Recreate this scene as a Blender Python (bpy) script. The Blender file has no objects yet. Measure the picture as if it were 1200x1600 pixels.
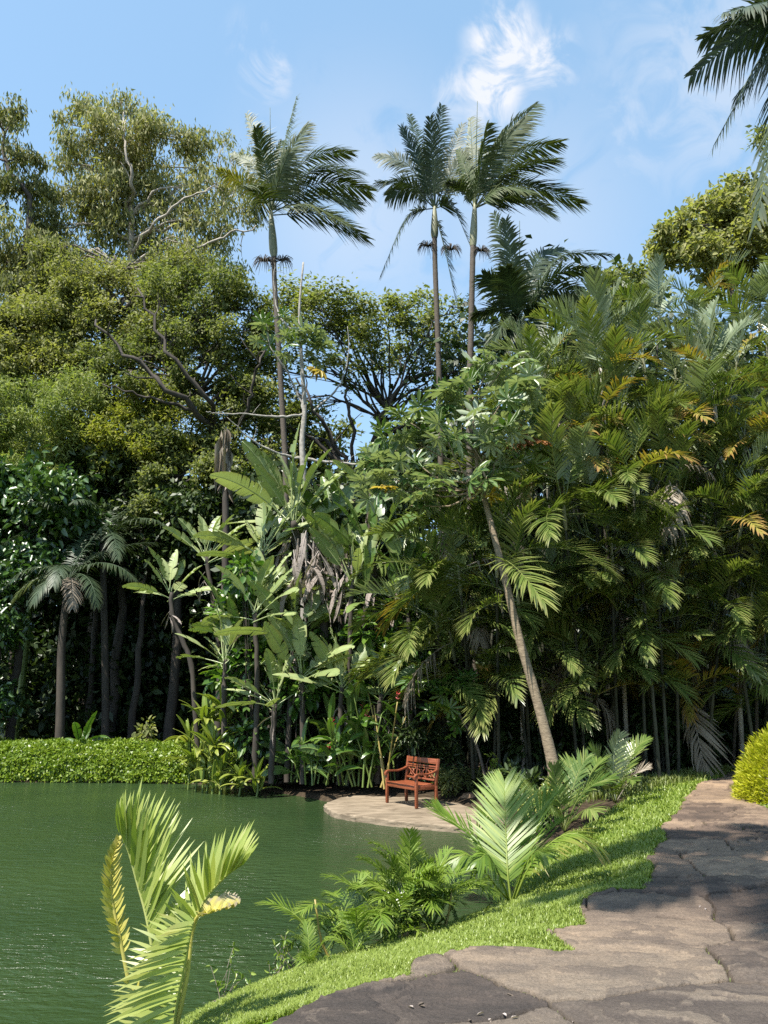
import bpy, math, random
import numpy as np
from mathutils import Vector

# ------------------------------------------------------------------ camera, sky, sun, exposure
SC = bpy.context.scene
COL = SC.collection
CAM_Z, PITCH, FPX = 1.65, math.radians(13.5), 1208.0
cam = bpy.data.cameras.new("camera")
cam.sensor_fit = 'VERTICAL'
cam.angle = 2 * math.atan(800 / FPX)
cam.clip_end = 3000
cam_o = bpy.data.objects.new("camera", cam)
cam_o.location = (0, 0, CAM_Z)
cam_o.rotation_euler = (math.pi / 2 + PITCH, 0, 0)
COL.objects.link(cam_o)
SC.camera = cam_o

FW = np.array([0, math.cos(PITCH), math.sin(PITCH)])
UP = np.array([0, -math.sin(PITCH), math.cos(PITCH)])
CAMP = np.array([0, 0, CAM_Z])
def ray(px, py):
    return FW + np.array([1., 0, 0]) * (px - 600) / FPX + UP * (800 - py) / FPX
def W(px, py, Y):                      # where the sight line to a photo point meets distance Y
    d = ray(px, py); return CAMP + d * (Y / d[1])
def G(px, py, z):                      # where it meets level z
    d = ray(px, py); return CAMP + d * ((z - CAM_Z) / d[2])
def mpp(px, py, Y):                    # metres per photo pixel there
    return Y / ray(px, py)[1] / FPX

SUN_EL, SUN_AZ = math.radians(60), math.radians(225)      # azimuth clockwise from +Y
sdir = np.array([math.sin(SUN_AZ) * math.cos(SUN_EL), math.cos(SUN_AZ) * math.cos(SUN_EL), math.sin(SUN_EL)])
sun = bpy.data.lights.new("sun", 'SUN')
sun.energy = 5.0
sun.angle = math.radians(0.5)
sun.color = (1.0, 0.95, 0.86)
sun_o = bpy.data.objects.new("sun", sun)
sun_o.rotation_euler = Vector(sdir).to_track_quat('Z', 'Y').to_euler()
COL.objects.link(sun_o)

world = bpy.data.worlds.new("World")
SC.world = world
world.use_nodes = True
nt = world.node_tree
for n in list(nt.nodes): nt.nodes.remove(n)
def N(t, typ, **kw):
    n = t.nodes.new(typ)
    for k, v in kw.items(): setattr(n, k, v)
    return n
sky = N(nt, 'ShaderNodeTexSky', sky_type='NISHITA', sun_disc=False)
sky.sun_elevation = SUN_EL
sky.sun_rotation = SUN_AZ
sky.altitude = 0
sky.air_density = 1.0
sky.dust_density = 0.6
sky.ozone_density = 1.6
bg = N(nt, 'ShaderNodeBackground'); bg.inputs['Strength'].default_value = 0.15
nt.links.new(sky.outputs[0], bg.inputs['Color'])
cl = N(nt, 'ShaderNodeBackground'); cl.inputs['Color'].default_value = (0.90, 0.93, 1.0, 1); cl.inputs['Strength'].default_value = 0.50
tc = N(nt, 'ShaderNodeTexCoord')
def mathn(t, op, a, b=None, clamp=False):
    n = N(t, 'ShaderNodeMath', operation=op); n.use_clamp = clamp
    for i, v in enumerate((a, b)):
        if v is None: continue
        if isinstance(v, (int, float)): n.inputs[i].default_value = v
        else: t.links.new(v, n.inputs[i])
    return n.outputs[0]
noi = N(nt, 'ShaderNodeTexNoise'); noi.inputs['Scale'].default_value = 15; noi.inputs['Detail'].default_value = 9
noi.inputs['Roughness'].default_value = 0.58; noi.inputs['Distortion'].default_value = 0.9
nt.links.new(tc.outputs['Generated'], noi.inputs['Vector'])
total = None
for px, py, r, amt, lo in [(785, 65, .055, 2.0, .37), (765, 140, .06, 1.7, .39), (715, 150, .045, 1.0, .40), (850, 95, .055, 1.3, .42), (418, 112, .045, 1.0, .38), (395, 60, .04, .7, .40),
                           (1130, 110, .20, .42, .34), (1010, 190, .12, .35, .36), (560, 330, .22, .38, .22), (820, 350, .22, .30, .22)]:
    d = ray(px, py); d = d / np.linalg.norm(d)
    vm = N(nt, 'ShaderNodeVectorMath', operation='DISTANCE'); vm.inputs[1].default_value = d
    nt.links.new(tc.outputs['Generated'], vm.inputs[0])
    mr = N(nt, 'ShaderNodeMapRange', interpolation_type='SMOOTHSTEP')
    mr.inputs['From Min'].default_value = 0; mr.inputs['From Max'].default_value = r
    mr.inputs['To Min'].default_value = 1; mr.inputs['To Max'].default_value = 0
    nt.links.new(vm.outputs['Value'], mr.inputs['Value'])
    nm = N(nt, 'ShaderNodeMapRange', interpolation_type='SMOOTHSTEP')
    nm.inputs['From Min'].default_value = lo; nm.inputs['From Max'].default_value = lo + .28
    nm.inputs['To Max'].default_value = amt
    nt.links.new(noi.outputs['Fac'], nm.inputs['Value'])
    m = mathn(nt, 'MULTIPLY', mr.outputs[0], nm.outputs[0])
    total = m if total is None else mathn(nt, 'MAXIMUM', total, m)
total = mathn(nt, 'MINIMUM', total, 0.95)
veil = N(nt, 'ShaderNodeBackground'); veil.inputs['Color'].default_value = (.44, .76, 1.0, 1); veil.inputs['Strength'].default_value = 0.47   # even pale blue layer added to lighten the sky
mixv = N(nt, 'ShaderNodeMixShader'); mixv.inputs[0].default_value = .45
nt.links.new(bg.outputs[0], mixv.inputs[1]); nt.links.new(veil.outputs[0], mixv.inputs[2])
mixs = N(nt, 'ShaderNodeMixShader')
nt.links.new(total, mixs.inputs[0]); nt.links.new(mixv.outputs[0], mixs.inputs[1]); nt.links.new(cl.outputs[0], mixs.inputs[2])
wo = N(nt, 'ShaderNodeOutputWorld'); nt.links.new(mixs.outputs[0], wo.inputs['Surface'])

SC.view_settings.view_transform = 'Standard'
SC.view_settings.look = 'None'
SC.view_settings.gamma = 1
SC.view_settings.exposure = 1.05
SC.render.engine = 'CYCLES'
SC.cycles.max_bounces = 5
SC.cycles.diffuse_bounces = 2
SC.cycles.transmission_bounces = 3
SC.cycles.glossy_bounces = 2
SC.cycles.use_denoising = False
SC.cycles.sample_clamp_direct = 1.6
SC.cycles.sample_clamp_indirect = 2
SC.cycles.caustics_reflective = False
SC.cycles.caustics_refractive = False

# ------------------------------------------------------------------ materials
def new_mat(name):
    m = bpy.data.materials.new(name); m.use_nodes = True
    t = m.node_tree
    for n in list(t.nodes): t.nodes.remove(n)
    return m, t
def ramp(t, fac, stops):
    r = N(t, 'ShaderNodeValToRGB')
    e = r.color_ramp.elements
    while len(e) < len(stops): e.new(0.5)
    for i, (p, c) in enumerate(stops):
        e[i].position = p; e[i].color = (*c, 1)
    t.links.new(fac, r.inputs[0]); return r.outputs[0]
def mixc(t, fac, a, b, typ='MIX'):
    m = N(t, 'ShaderNodeMix', data_type='RGBA', blend_type=typ)
    if isinstance(fac, (int, float)): m.inputs[0].default_value = fac
    else: t.links.new(fac, m.inputs[0])
    for i, v in ((6, a), (7, b)):
        if isinstance(v, tuple): m.inputs[i].default_value = (*v, 1)
        else: t.links.new(v, m.inputs[i])
    return m.outputs[2]
def leaf_mat(name, cols, tip=None, rough=.42, trans=.3, back=None, spec=.5, vein=0):
    """cols: colours from one leaf to the next; tip: colour of withered tips; back: colour of the underside."""
    m, t = new_mat(name)
    at = N(t, 'ShaderNodeAttribute', attribute_name='var')
    oi = N(t, 'ShaderNodeObjectInfo')
    v = mathn(t, 'ADD', at.outputs['Fac'], mathn(t, 'MULTIPLY', mathn(t, 'SUBTRACT', oi.outputs['Random'], .5), .35), True)
    n = len(cols)
    c = ramp(t, v, [(i / max(1, n - 1), k) for i, k in enumerate(cols)])
    if tip is not None:
        tp = N(t, 'ShaderNodeAttribute', attribute_name='tip')
        c = mixc(t, tp.outputs['Fac'], c, tip)
    if back is not None:
        ge = N(t, 'ShaderNodeNewGeometry')
        c = mixc(t, ge.outputs['Backfacing'], c, back)
    p = N(t, 'ShaderNodeBsdfPrincipled')
    t.links.new(c, p.inputs['Base Color'])
    p.inputs['Roughness'].default_value = rough
    p.inputs['Specular IOR Level'].default_value = spec
    tr = N(t, 'ShaderNodeBsdfTranslucent')
    tc2 = mixc(t, 1.0, c, (1.15, 1.25, .55), 'MULTIPLY')
    t.links.new(tc2, tr.inputs['Color'])
    ms = N(t, 'ShaderNodeMixShader'); ms.inputs[0].default_value = trans
    t.links.new(p.outputs[0], ms.inputs[1]); t.links.new(tr.outputs[0], ms.inputs[2])
    o = N(t, 'ShaderNodeOutputMaterial'); t.links.new(ms.outputs[0], o.inputs[0])
    return m
def bark_mat(name, c1, c2, scale=6, stretch=.25, rough=.85, bump=.4):
    m, t = new_mat(name)
    tc_ = N(t, 'ShaderNodeTexCoord')
    mp = N(t, 'ShaderNodeMapping'); mp.inputs['Scale'].default_value = (1, 1, stretch)
    t.links.new(tc_.outputs['Object'], mp.inputs[0])
    n1 = N(t, 'ShaderNodeTexNoise'); n1.inputs['Scale'].default_value = scale; n1.inputs['Detail'].default_value = 7; n1.inputs['Roughness'].default_value = .65
    t.links.new(mp.outputs[0], n1.inputs['Vector'])
    c = ramp(t, n1.outputs['Fac'], [(.3, c1), (.7, c2)])
    p = N(t, 'ShaderNodeBsdfPrincipled'); p.inputs['Roughness'].default_value = rough
    t.links.new(c, p.inputs['Base Color'])
    b = N(t, 'ShaderNodeBump'); b.inputs['Strength'].default_value = bump; b.inputs['Distance'].default_value = .02
    t.links.new(n1.outputs['Fac'], b.inputs['Height']); t.links.new(b.outputs[0], p.inputs['Normal'])
    o = N(t, 'ShaderNodeOutputMaterial'); t.links.new(p.outputs[0], o.inputs[0])
    return m
M = {}
M['euca'] = leaf_mat('euca', [(.12, .14, .05), (.23, .24, .085), (.38, .36, .16)], rough=.6, spec=.3, trans=.42)
M['olive'] = leaf_mat('olive', [(.105, .125, .035), (.21, .22, .07), (.38, .37, .15)], rough=.6, spec=.3, trans=.45)
M['yellowgreen'] = leaf_mat('yellowgreen', [(.12, .15, .02), (.21, .235, .035), (.33, .32, .07)], rough=.6, spec=.3, trans=.45)
M['midgreen'] = leaf_mat('midgreen', [(.08, .105, .03), (.165, .19, .055), (.30, .31, .12)], rough=.6, spec=.3, trans=.45)
M['feather'] = leaf_mat('feather', [(.085, .13, .026), (.17, .22, .05), (.31, .34, .11)], rough=.6, spec=.3, trans=.45)
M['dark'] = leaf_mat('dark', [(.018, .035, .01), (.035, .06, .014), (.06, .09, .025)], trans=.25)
M['glossy'] = leaf_mat('glossy', [(.03, .07, .016), (.06, .12, .025), (.11, .17, .04)], rough=.3, trans=.2, spec=.7)
M['cecropia'] = leaf_mat('cecropia', [(.045, .10, .02), (.085, .15, .03), (.16, .21, .045)], rough=.38, trans=.25, back=(.30, .35, .22), spec=.7)
M['bigleaf'] = leaf_mat('bigleaf', [(.055, .115, .022), (.11, .185, .04), (.21, .28, .08)], tip=(.16, .10, .03), rough=.34, trans=.25, spec=.7)
M['palebig'] = leaf_mat('palebig', [(.15, .21, .065), (.25, .31, .115), (.38, .43, .20)], tip=(.16, .10, .03), rough=.36, trans=.22, spec=.7)
M['heliconia'] = leaf_mat('heliconia', [(.045, .11, .016), (.075, .16, .022), (.14, .22, .03)], tip=(.2, .13, .03), rough=.32, trans=.33, spec=.7)
M['deadbig'] = leaf_mat('deadbig', [(.11, .085, .065), (.25, .205, .175), (.42, .36, .33)], rough=.8, trans=.15)
M['palm'] = leaf_mat('palm', [(.04, .065, .02), (.065, .095, .03), (.11, .135, .05)], tip=(.20, .16, .07), rough=.52, trans=.2, spec=.4)
M['darkpalm'] = leaf_mat('darkpalm', [(.018, .04, .018), (.035, .062, .028), (.055, .085, .04)], tip=(.15, .12, .05), rough=.5, trans=.15, spec=.4)
M['grove'] = leaf_mat('grove', [(.046, .095, .02), (.11, .165, .034), (.24, .27, .08)], tip=(.34, .27, .11), rough=.31, trans=.28, spec=.65)
M['silver'] = leaf_mat('silver', [(.15, .20, .11), (.22, .28, .17), (.32, .36, .24)], tip=(.22, .15, .05), rough=.36, trans=.2, spec=.7)
M['rust'] = leaf_mat('rust', [(.16, .20, .03), (.26, .26, .045), (.32, .25, .05)], tip=(.30, .16, .05), rough=.5, trans=.3)
M['deadpalm'] = leaf_mat('deadpalm', [(.13, .10, .07), (.24, .195, .14), (.36, .31, .25)], rough=.75, trans=.15)
M['nearpalm'] = leaf_mat('nearpalm', [(.08, .15, .014), (.14, .22, .026), (.24, .30, .05)], tip=(.30, .20, .05), rough=.42, trans=.33, spec=.5)
M['limepalm'] = leaf_mat('limepalm', [(.20, .27, .04), (.32, .38, .09), (.46, .48, .17)], tip=(.30, .20, .08), rough=.36, trans=.34, spec=.6)
M['yellowpalm'] = leaf_mat('yellowpalm', [(.36, .32, .05), (.48, .43, .09), (.56, .50, .14)], tip=(.33, .27, .22), rough=.5, trans=.3)
M['areca'] = leaf_mat('areca', [(.08, .15, .016), (.14, .22, .026), (.24, .31, .06)], tip=(.2, .2, .04), rough=.34, trans=.3, spec=.65)
M['hedge'] = leaf_mat('hedge', [(.11, .18, .014), (.19, .27, .022), (.31, .36, .05)], rough=.42, trans=.3)
M['golden'] = leaf_mat('golden', [(.27, .31, .012), (.40, .42, .02), (.52, .50, .05)], rough=.45, trans=.4)
M['lime'] = leaf_mat('lime', [(.13, .20, .02), (.20, .26, .035), (.32, .34, .08)], rough=.36, trans=.3)
M['variegated'] = leaf_mat('variegated', [(.05, .10, .02), (.12, .17, .03), (.40, .38, .12)], rough=.36, trans=.25)
M['grass'] = leaf_mat('grass', [(.11, .165, .022), (.18, .25, .035), (.29, .35, .075)], tip=(.32, .38, .09), rough=.42, trans=.35)
M['grassdry'] = leaf_mat('grassdry', [(.09, .12, .025), (.13, .17, .035), (.20, .22, .07)], rough=.5, trans=.3)
M['yellowleaf'] = leaf_mat('yellowleaf', [(.28, .17, .02), (.44, .32, .04), (.34, .19, .02)], rough=.5, trans=.3)
M['redflower'] = leaf_mat('redflower', [(.40, .02, .03), (.5, .05, .05), (.45, .10, .10)], rough=.4, trans=.2)
M['orangeleaf'] = leaf_mat('orangeleaf', [(.16, .06, .02), (.24, .09, .03), (.30, .14, .05)], rough=.5, trans=.3)
M['bark'] = bark_mat('bark', (.05, .04, .03), (.16, .13, .10))
M['darkbark'] = bark_mat('darkbark', (.025, .02, .016), (.075, .06, .045))
M['palebark'] = bark_mat('palebark', (.22, .19, .15), (.45, .40, .34), 4, .4)
M['whitebark'] = bark_mat('whitebark', (.13, .115, .095), (.42, .39, .34), 11, 1, .8, .4)
M['palmtrunk'] = bark_mat('palmtrunk', (.045, .035, .027), (.125, .10, .076), 14, 2.5, .85, .5)
M['ringtrunk'] = bark_mat('ringtrunk', (.13, .095, .06), (.32, .25, .165), 10, 3, .85, .6)
M['shaft'] = bark_mat('shaft', (.13, .14, .07), (.26, .25, .15), 3, .3, .5, .1)
M['greenstem'] = bark_mat('greenstem', (.08, .13, .02), (.16, .21, .05), 5, .3, .45, .1)
M['yellowstem'] = bark_mat('yellowstem', (.22, .17, .04), (.34, .26, .08), 5, .3, .45, .1)
M['cane'] = bark_mat('cane', (.018, .02, .011), (.06, .058, .032), 5, .6, .7, .3)  # darkened to carry the shade at the foot of the grove
M['fiber'] = bark_mat('fiber', (.035, .027, .02), (.09, .07, .05), 30, .1, .9, .6)
M['deadstem'] = bark_mat('deadstem', (.10, .08, .06), (.24, .20, .16), 8, .3, .9, .3)

# ------------------------------------------------------------------ mesh helpers
class MB:
    """collects vertices, quads and triangles for ONE mesh"""
    def __init__(s): s.V = []; s.Q = []; s.T = []; s.var = []; s.tip = []; s.n = 0
    def add(s, V, Q=None, T=None, var=None, tip=None):
        V = np.asarray(V, float).reshape(-1, 3); k = len(V)
        if Q is not None and len(Q): s.Q.append(np.asarray(Q, np.int64).reshape(-1, 4) + s.n)
        if T is not None and len(T): s.T.append(np.asarray(T, np.int64).reshape(-1, 3) + s.n)
        s.V.append(V)
        s.var.append(np.full(k, .5) if var is None else np.broadcast_to(np.asarray(var, float), (k,)))
        s.tip.append(np.zeros(k) if tip is None else np.broadcast_to(np.asarray(tip, float), (k,)))
        s.n += k; return s
    def mesh(s, name, mat, smooth=False, off=None):
        V = np.concatenate(s.V) if s.V else np.zeros((0, 3))
        if off is not None: V = V - np.asarray(off)
        Q = np.concatenate(s.Q) if s.Q else np.zeros((0, 4), np.int64)
        T = np.concatenate(s.T) if s.T else np.zeros((0, 3), np.int64)
        me = bpy.data.meshes.new(name)
        me.vertices.add(len(V)); me.vertices.foreach_set('co', V.astype(np.float32).ravel())
        nl = Q.size + T.size
        me.loops.add(nl); me.loops.foreach_set('vertex_index', np.concatenate([Q.ravel(), T.ravel()]).astype(np.int32))
        st = np.concatenate([np.arange(len(Q)) * 4, len(Q) * 4 + np.arange(len(T)) * 3]).astype(np.int32)
        me.polygons.add(len(st)); me.polygons.foreach_set('loop_start', st)
        me.polygons.foreach_set('loop_total', np.concatenate([np.full(len(Q), 4), np.full(len(T), 3)]).astype(np.int32))
        if smooth: me.polygons.foreach_set('use_smooth', np.ones(len(st), bool))
        a = me.attributes.new('var', 'FLOAT', 'POINT'); a.data.foreach_set('value', np.concatenate(s.var).astype(np.float32))
        a = me.attributes.new('tip', 'FLOAT', 'POINT'); a.data.foreach_set('value', np.concatenate(s.tip).astype(np.float32))
        me.update(calc_edges=True)
        me.materials.append(mat if not isinstance(mat, str) else M[mat])
        return me
def link(name, me, parent=None, loc=(0, 0, 0), rot=(0, 0, 0), scale=1.0):
    o = bpy.data.objects.new(name, me)
    COL.objects.link(o)
    if parent is not None: o.parent = parent
    o.location = loc; o.rotation_euler = rot; o.scale = (scale,) * 3
    return o
def part(name, mb, mat, parent, smooth=False):            # vertices given in world space
    return link(name, mb.mesh(name, mat, smooth, parent.location), parent)
def tag(o, label, cat, group=None, kind=None):
    o['label'] = label; o['category'] = cat
    if group: o['group'] = group
    if kind: o['kind'] = kind
    return o
def thing(name, label, cat, loc, group=None):
    o = bpy.data.objects.new(name, None); COL.objects.link(o)
    o.location = tuple(float(v) for v in loc); o.empty_display_size = .2
    return tag(o, label, cat, group)
def struct(name, mb, mat, smooth=True):
    o = link(name, mb.mesh(name, mat, smooth)); o['kind'] = 'structure'; return o
def unit(v):
    v = np.asarray(v, float); return v / (np.linalg.norm(v, axis=-1, keepdims=True) + 1e-12)
def spline(P, n):                                        # smooth resampling of a few points
    P = np.asarray(P, float); k = len(P)
    if k == 2: return P[0] + (P[1] - P[0]) * np.linspace(0, 1, n)[:, None]
    Q = np.vstack([2 * P[0] - P[1], P, 2 * P[-1] - P[-2]])
    u = np.linspace(0, k - 1, n); i = np.minimum(u.astype(int), k - 2); f = (u - i)[:, None]
    a, b, c, d = Q[i], Q[i + 1], Q[i + 2], Q[i + 3]
    return .5 * (2 * b + (c - a) * f + (2 * a - 5 * b + 4 * c - d) * f ** 2 + (3 * b - a - 3 * c + d) * f ** 3)
def tube(mb, P, R, sides=8, var=.5, cap=True):
    P = np.asarray(P, float); n = len(P)
    R = np.broadcast_to(np.asarray(R, float), (n,))
    T = unit(np.gradient(P, axis=0))
    ref = np.array([0.31, .95, 0.05]) if abs(T[0][2]) > .5 else np.array([0, 0, 1.])
    A = unit(np.cross(T, ref)); B = np.cross(T, A)
    th = np.arange(sides) * 2 * math.pi / sides
    V = P[:, None, :] + R[:, None, None] * (np.cos(th)[None, :, None] * A[:, None, :] + np.sin(th)[None, :, None] * B[:, None, :])
    i = np.arange(n - 1)[:, None] * sides; j = np.arange(sides)[None, :]; j2 = (j + 1) % sides
    Q = np.stack([i + j, i + j2, i + sides + j2, i + sides + j], -1).reshape(-1, 4)
    V = V.reshape(-1, 3)
    Tr = None
    if cap:
        V = np.vstack([V, P[-1]]); e = (n - 1) * sides
        Tr = [[e + k, e + (k + 1) % sides, n * sides] for k in range(sides)]
    mb.add(V, Q, Tr, var)
def box(mb, c, s, ax=None, var=.5):
    """box about c with full sizes s along the axes ax (3x3 rows)"""
    ax = np.eye(3) if ax is None else np.asarray(ax); s = np.asarray(s) / 2
    k = np.array([[x, y, z] for x in (-1, 1) for y in (-1, 1) for z in (-1, 1)]) * s
    mb.add(np.asarray(c) + k @ ax, [[0, 1, 3, 2], [4, 6, 7, 5], [0, 4, 5, 1], [2, 3, 7, 6], [0, 2, 6, 4], [1, 5, 7, 3]], None, var)

def leaves(mb, rng, C, L, asp, D=None, Nrm=None, fold=.12, big=False, var=None, lvar=.35):
    """one small folded leaf at every point C, pointing along D, its face along Nrm"""
    C = np.asarray(C); n = len(C)
    D = unit(rng.normal(size=(n, 3))) if D is None else unit(D)
    Nr = rng.normal(size=(n, 3)) + np.array([0, 0, 1.]) if Nrm is None else np.asarray(Nrm)
    S = unit(np.cross(D, Nr)); Nr = np.cross(S, D)
    l = (L * (1 + lvar * rng.uniform(-1, 1, n)))[:, None]; w = l * asp * .5
    v = rng.uniform(0, 1, n) if var is None else var
    if big:
        pts = np.stack([C, C + D * l * .28 + S * w * .9 + Nr * l * fold, C + D * l * .68 + S * w * .85 + Nr * l * fold * .6, C + D * l - Nr * l * .10,
                        C + D * l * .68 - S * w * .85 + Nr * l * fold * .6, C + D * l * .28 - S * w * .9 + Nr * l * fold], 1)
        b = np.arange(n)[:, None] * 6
        Q = np.concatenate([b + np.array([[0, 1, 2, 3]]), b + np.array([[0, 3, 4, 5]])])
        mb.add(pts.reshape(-1, 3), Q, None, np.repeat(v, 6))
    else:
        pts = np.stack([C, C + D * l * .45 + S * w + Nr * l * fold, C + D * l, C + D * l * .45 - S * w + Nr * l * fold], 1)
        mb.add(pts.reshape(-1, 3), np.arange(n)[:, None] * 4 + np.arange(4)[None], None, np.repeat(v, 4))

def frond(mb, rng, P, Nrm, nl=40, lmax=.5, w=.04, fw=(.45, 1.1), vee=.35, droop=.25, start=.15, wind=None, tipb=0., rr=.018, segs=2, sides=(-1, 1), curl=.0, prof=.5, gap=0., dens_jit=.3, face=None):
    """pinnate frond: midrib along P (world points), upper face along Nrm"""
    n = 22
    R = spline(P, n); Ln = np.sum(np.linalg.norm(np.diff(R, axis=0), axis=1))
    T = unit(np.gradient(R, axis=0))
    Nn = np.broadcast_to(unit(Nrm), (n, 3))
    S = unit(np.cross(T, Nn)); Nn = np.cross(S, T)
    tube(mb, R, np.linspace(rr, rr * .2, n), 4, 1.0)
    for sd in sides:
        s = np.clip(np.linspace(start, .995, nl) + rng.normal(0, dens_jit / nl, nl), start * .8, .999)
        if gap > 0: s = s[rng.uniform(size=nl) > gap]
        k = len(s); u = s * (n - 1); i = np.minimum(u.astype(int), n - 2); f = (u - i)[:, None]
        lerp = lambda A: A[i] * (1 - f) + A[i + 1] * f
        p, t, sv, nv = lerp(R), unit(lerp(T)), unit(lerp(S)), unit(lerp(Nn))
        q = (s - start) / (1 - start)
        ll = lmax * (.35 + .65 * np.sin(math.pi * np.clip(q * .82 + .12, 0, 1)) ** prof) * (1 - .45 * q ** 4) * (1 + rng.normal(0, .06, k))
        a = fw[0] + (fw[1] - fw[0]) * q + rng.normal(0, .05, k)
        ve = vee + rng.normal(0, .09, k)
        d = unit(np.cos(a)[:, None] * (sd * np.cos(ve)[:, None] * sv + np.sin(ve)[:, None] * nv) + np.sin(a)[:, None] * t)
        g = np.zeros((k, 3)); g[:, 2] = -1
        dr = (droop * (1 + rng.normal(0, .35, k)))[:, None]
        wn = np.zeros(3) if wind is None else np.asarray(wind)
        wd = rng.uniform(.6, 1.3, (k, 1)) * wn
        wside = unit(np.cross(d, nv if face is None else np.asarray(face) + rng.normal(0, .18, (k, 3))) + 1e-6)
        frac = np.linspace(0, 1, segs + 2)
        wp = {1: [.55, 1, 0], 2: [.5, 1, .75, 0], 3: [.45, .95, 1, .6, 0]}[segs]
        vr = np.clip(rng.normal(.5, .2, k), 0, 1)
        tb = np.clip(tipb * (1 + rng.normal(0, .5, k)) + tipb * .8 * q, 0, 1) if tipb > 0 else np.zeros(k)
        rows = []
        for fi, wf in zip(frac, wp):
            c = p + (d * fi + (g * dr + wd) * fi ** 2) * ll[:, None]
            if curl: c = c + nv * (curl * math.sin(fi * 3.1)) * ll[:, None]
            if wf == 0: rows.append((c,))
            else: rows.append((c + wside * w * wf * .5, c - wside * w * wf * .5))
        stride = 2 * (segs + 1) + 1
        V = np.empty((k, stride, 3)); tp = np.empty((k, stride)); c0 = 0
        for fi, r in zip(frac, rows):
            for x in r: V[:, c0] = x; tp[:, c0] = tb * np.clip(fi * 1.6 - .3, 0, 1) if tipb < 1 else 1; c0 += 1
        b = np.arange(k)[:, None] * stride
        Q = np.concatenate([b + np.array([[2 * j, 2 * j + 1, 2 * j + 3, 2 * j + 2]]) for j in range(segs)])
        mb.add(V.reshape(-1, 3), Q, b + np.array([[2 * segs, 2 * segs + 1, 2 * segs + 2]]), np.repeat(vr, stride), tp.ravel())
def arc(L, el, bend, n=7, p=1.0, side=0.):
    """midrib leaving the origin along +X at elevation el (deg), bending down by bend degrees on the way"""
    t = np.linspace(0, 1, n); a = np.radians(el - bend * t ** p); ds = L / (n - 1)
    x = np.concatenate([[0], np.cumsum(np.cos(a[:-1]) * ds)]); z = np.concatenate([[0], np.cumsum(np.sin(a[:-1]) * ds)])
    return np.stack([x, side * L * t ** 2, z], 1)
def arc_n(P):
    T = unit(np.asarray(P[1]) - P[0] + (np.asarray(P[-1]) - P[0]) * .3); return unit(np.cross(np.cross(T, [0, 0, 1.]) + 1e-9, T))
def rotz(P, a):
    c, s = math.cos(a), math.sin(a); P = np.asarray(P)
    return np.stack([P[..., 0] * c - P[..., 1] * s, P[..., 0] * s + P[..., 1] * c, P[..., 2]], -1)
def paddle(mb, rng, P, Nrm, width, pet=.35, vee=.35, split=.3, r=.02, n=16, tipb=0., var=None, droopy=.1):
    """banana-like leaf: stalk for the first pet of P, then a blade torn into strips"""
    m = 26; R = spline(P, m); T = unit(np.gradient(R, axis=0))
    S = unit(np.cross(T, np.broadcast_to(unit(Nrm), (m, 3)))); Nn = np.cross(S, T)
    tube(mb, R, np.linspace(r, r * .25, m), 5, .8)
    v0 = rng.uniform(.2, .8) if var is None else var
    k0 = int(pet * (m - 1)); s = np.linspace(k0, m - 1.01, n + 1)
    q = np.linspace(0, 1, n + 1)
    wd = width * .5 * np.clip(np.sin(math.pi * np.clip(q, 0.02, 1) ** .75), .05, 1) ** .55
    wd[-1] = width * .06
    ln = np.linalg.norm(R[-1] - R[k0])
    at = lambda A, u: A[min(int(u), m - 2)] * (1 - (u - min(int(u), m - 2))) + A[min(int(u), m - 2) + 1] * (u - min(int(u), m - 2))
    for sd in (-1, 1):
        dz = 0.; edge = None
        for j in range(n):
            torn = rng.uniform() < split
            if torn or j == 0: dz = rng.normal(0, .16); sw = rng.normal(.10, .10)
            a, b = s[j], s[j + 1]
            row = []
            for idx, u in ((0, a), (1, b)):
                ww = wd[j + idx]
                c, t, sv, nv = at(R, u), at(T, u), at(S, u), at(Nn, u)
                ang = vee + dz
                o = sd * sv * math.cos(ang) + nv * math.sin(ang)
                sh = t * ww * (.25 + sw * (1 if torn else .3))
                g = np.array([0, 0, -droopy * ww])
                if torn and idx == 0: ww *= .93; sh = sh + t * .06 * ww
                row.append([c, c + o * ww * .55 + sh * .5 + g * .3, c + o * ww - nv * ww * .10 + sh + g])
            V = np.array(row[0] + row[1])
            mb.add(V, [[0, 1, 4, 3], [1, 2, 5, 4]] if sd > 0 else [[0, 3, 4, 1], [1, 4, 5, 2]], None, np.clip(v0 + rng.normal(0, .05), 0, 1),
                   [0, 0, tipb * rng.uniform(.2, 1.4), 0, 0, tipb * rng.uniform(.2, 1.4)])

def clump_points(rng, c, rx, rz, n, sub=14, tight=.3):
    sc = unit(rng.normal(size=(sub, 3))) * rng.uniform(.35, 1., (sub, 1)) ** .6
    k = rng.integers(0, sub, n)
    q = sc[k] + rng.normal(size=(n, 3)) * tight
    return np.asarray(c) + q * np.array([rx, rx, rz]), sc * np.array([rx, rx, rz]) + np.asarray(c)

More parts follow.
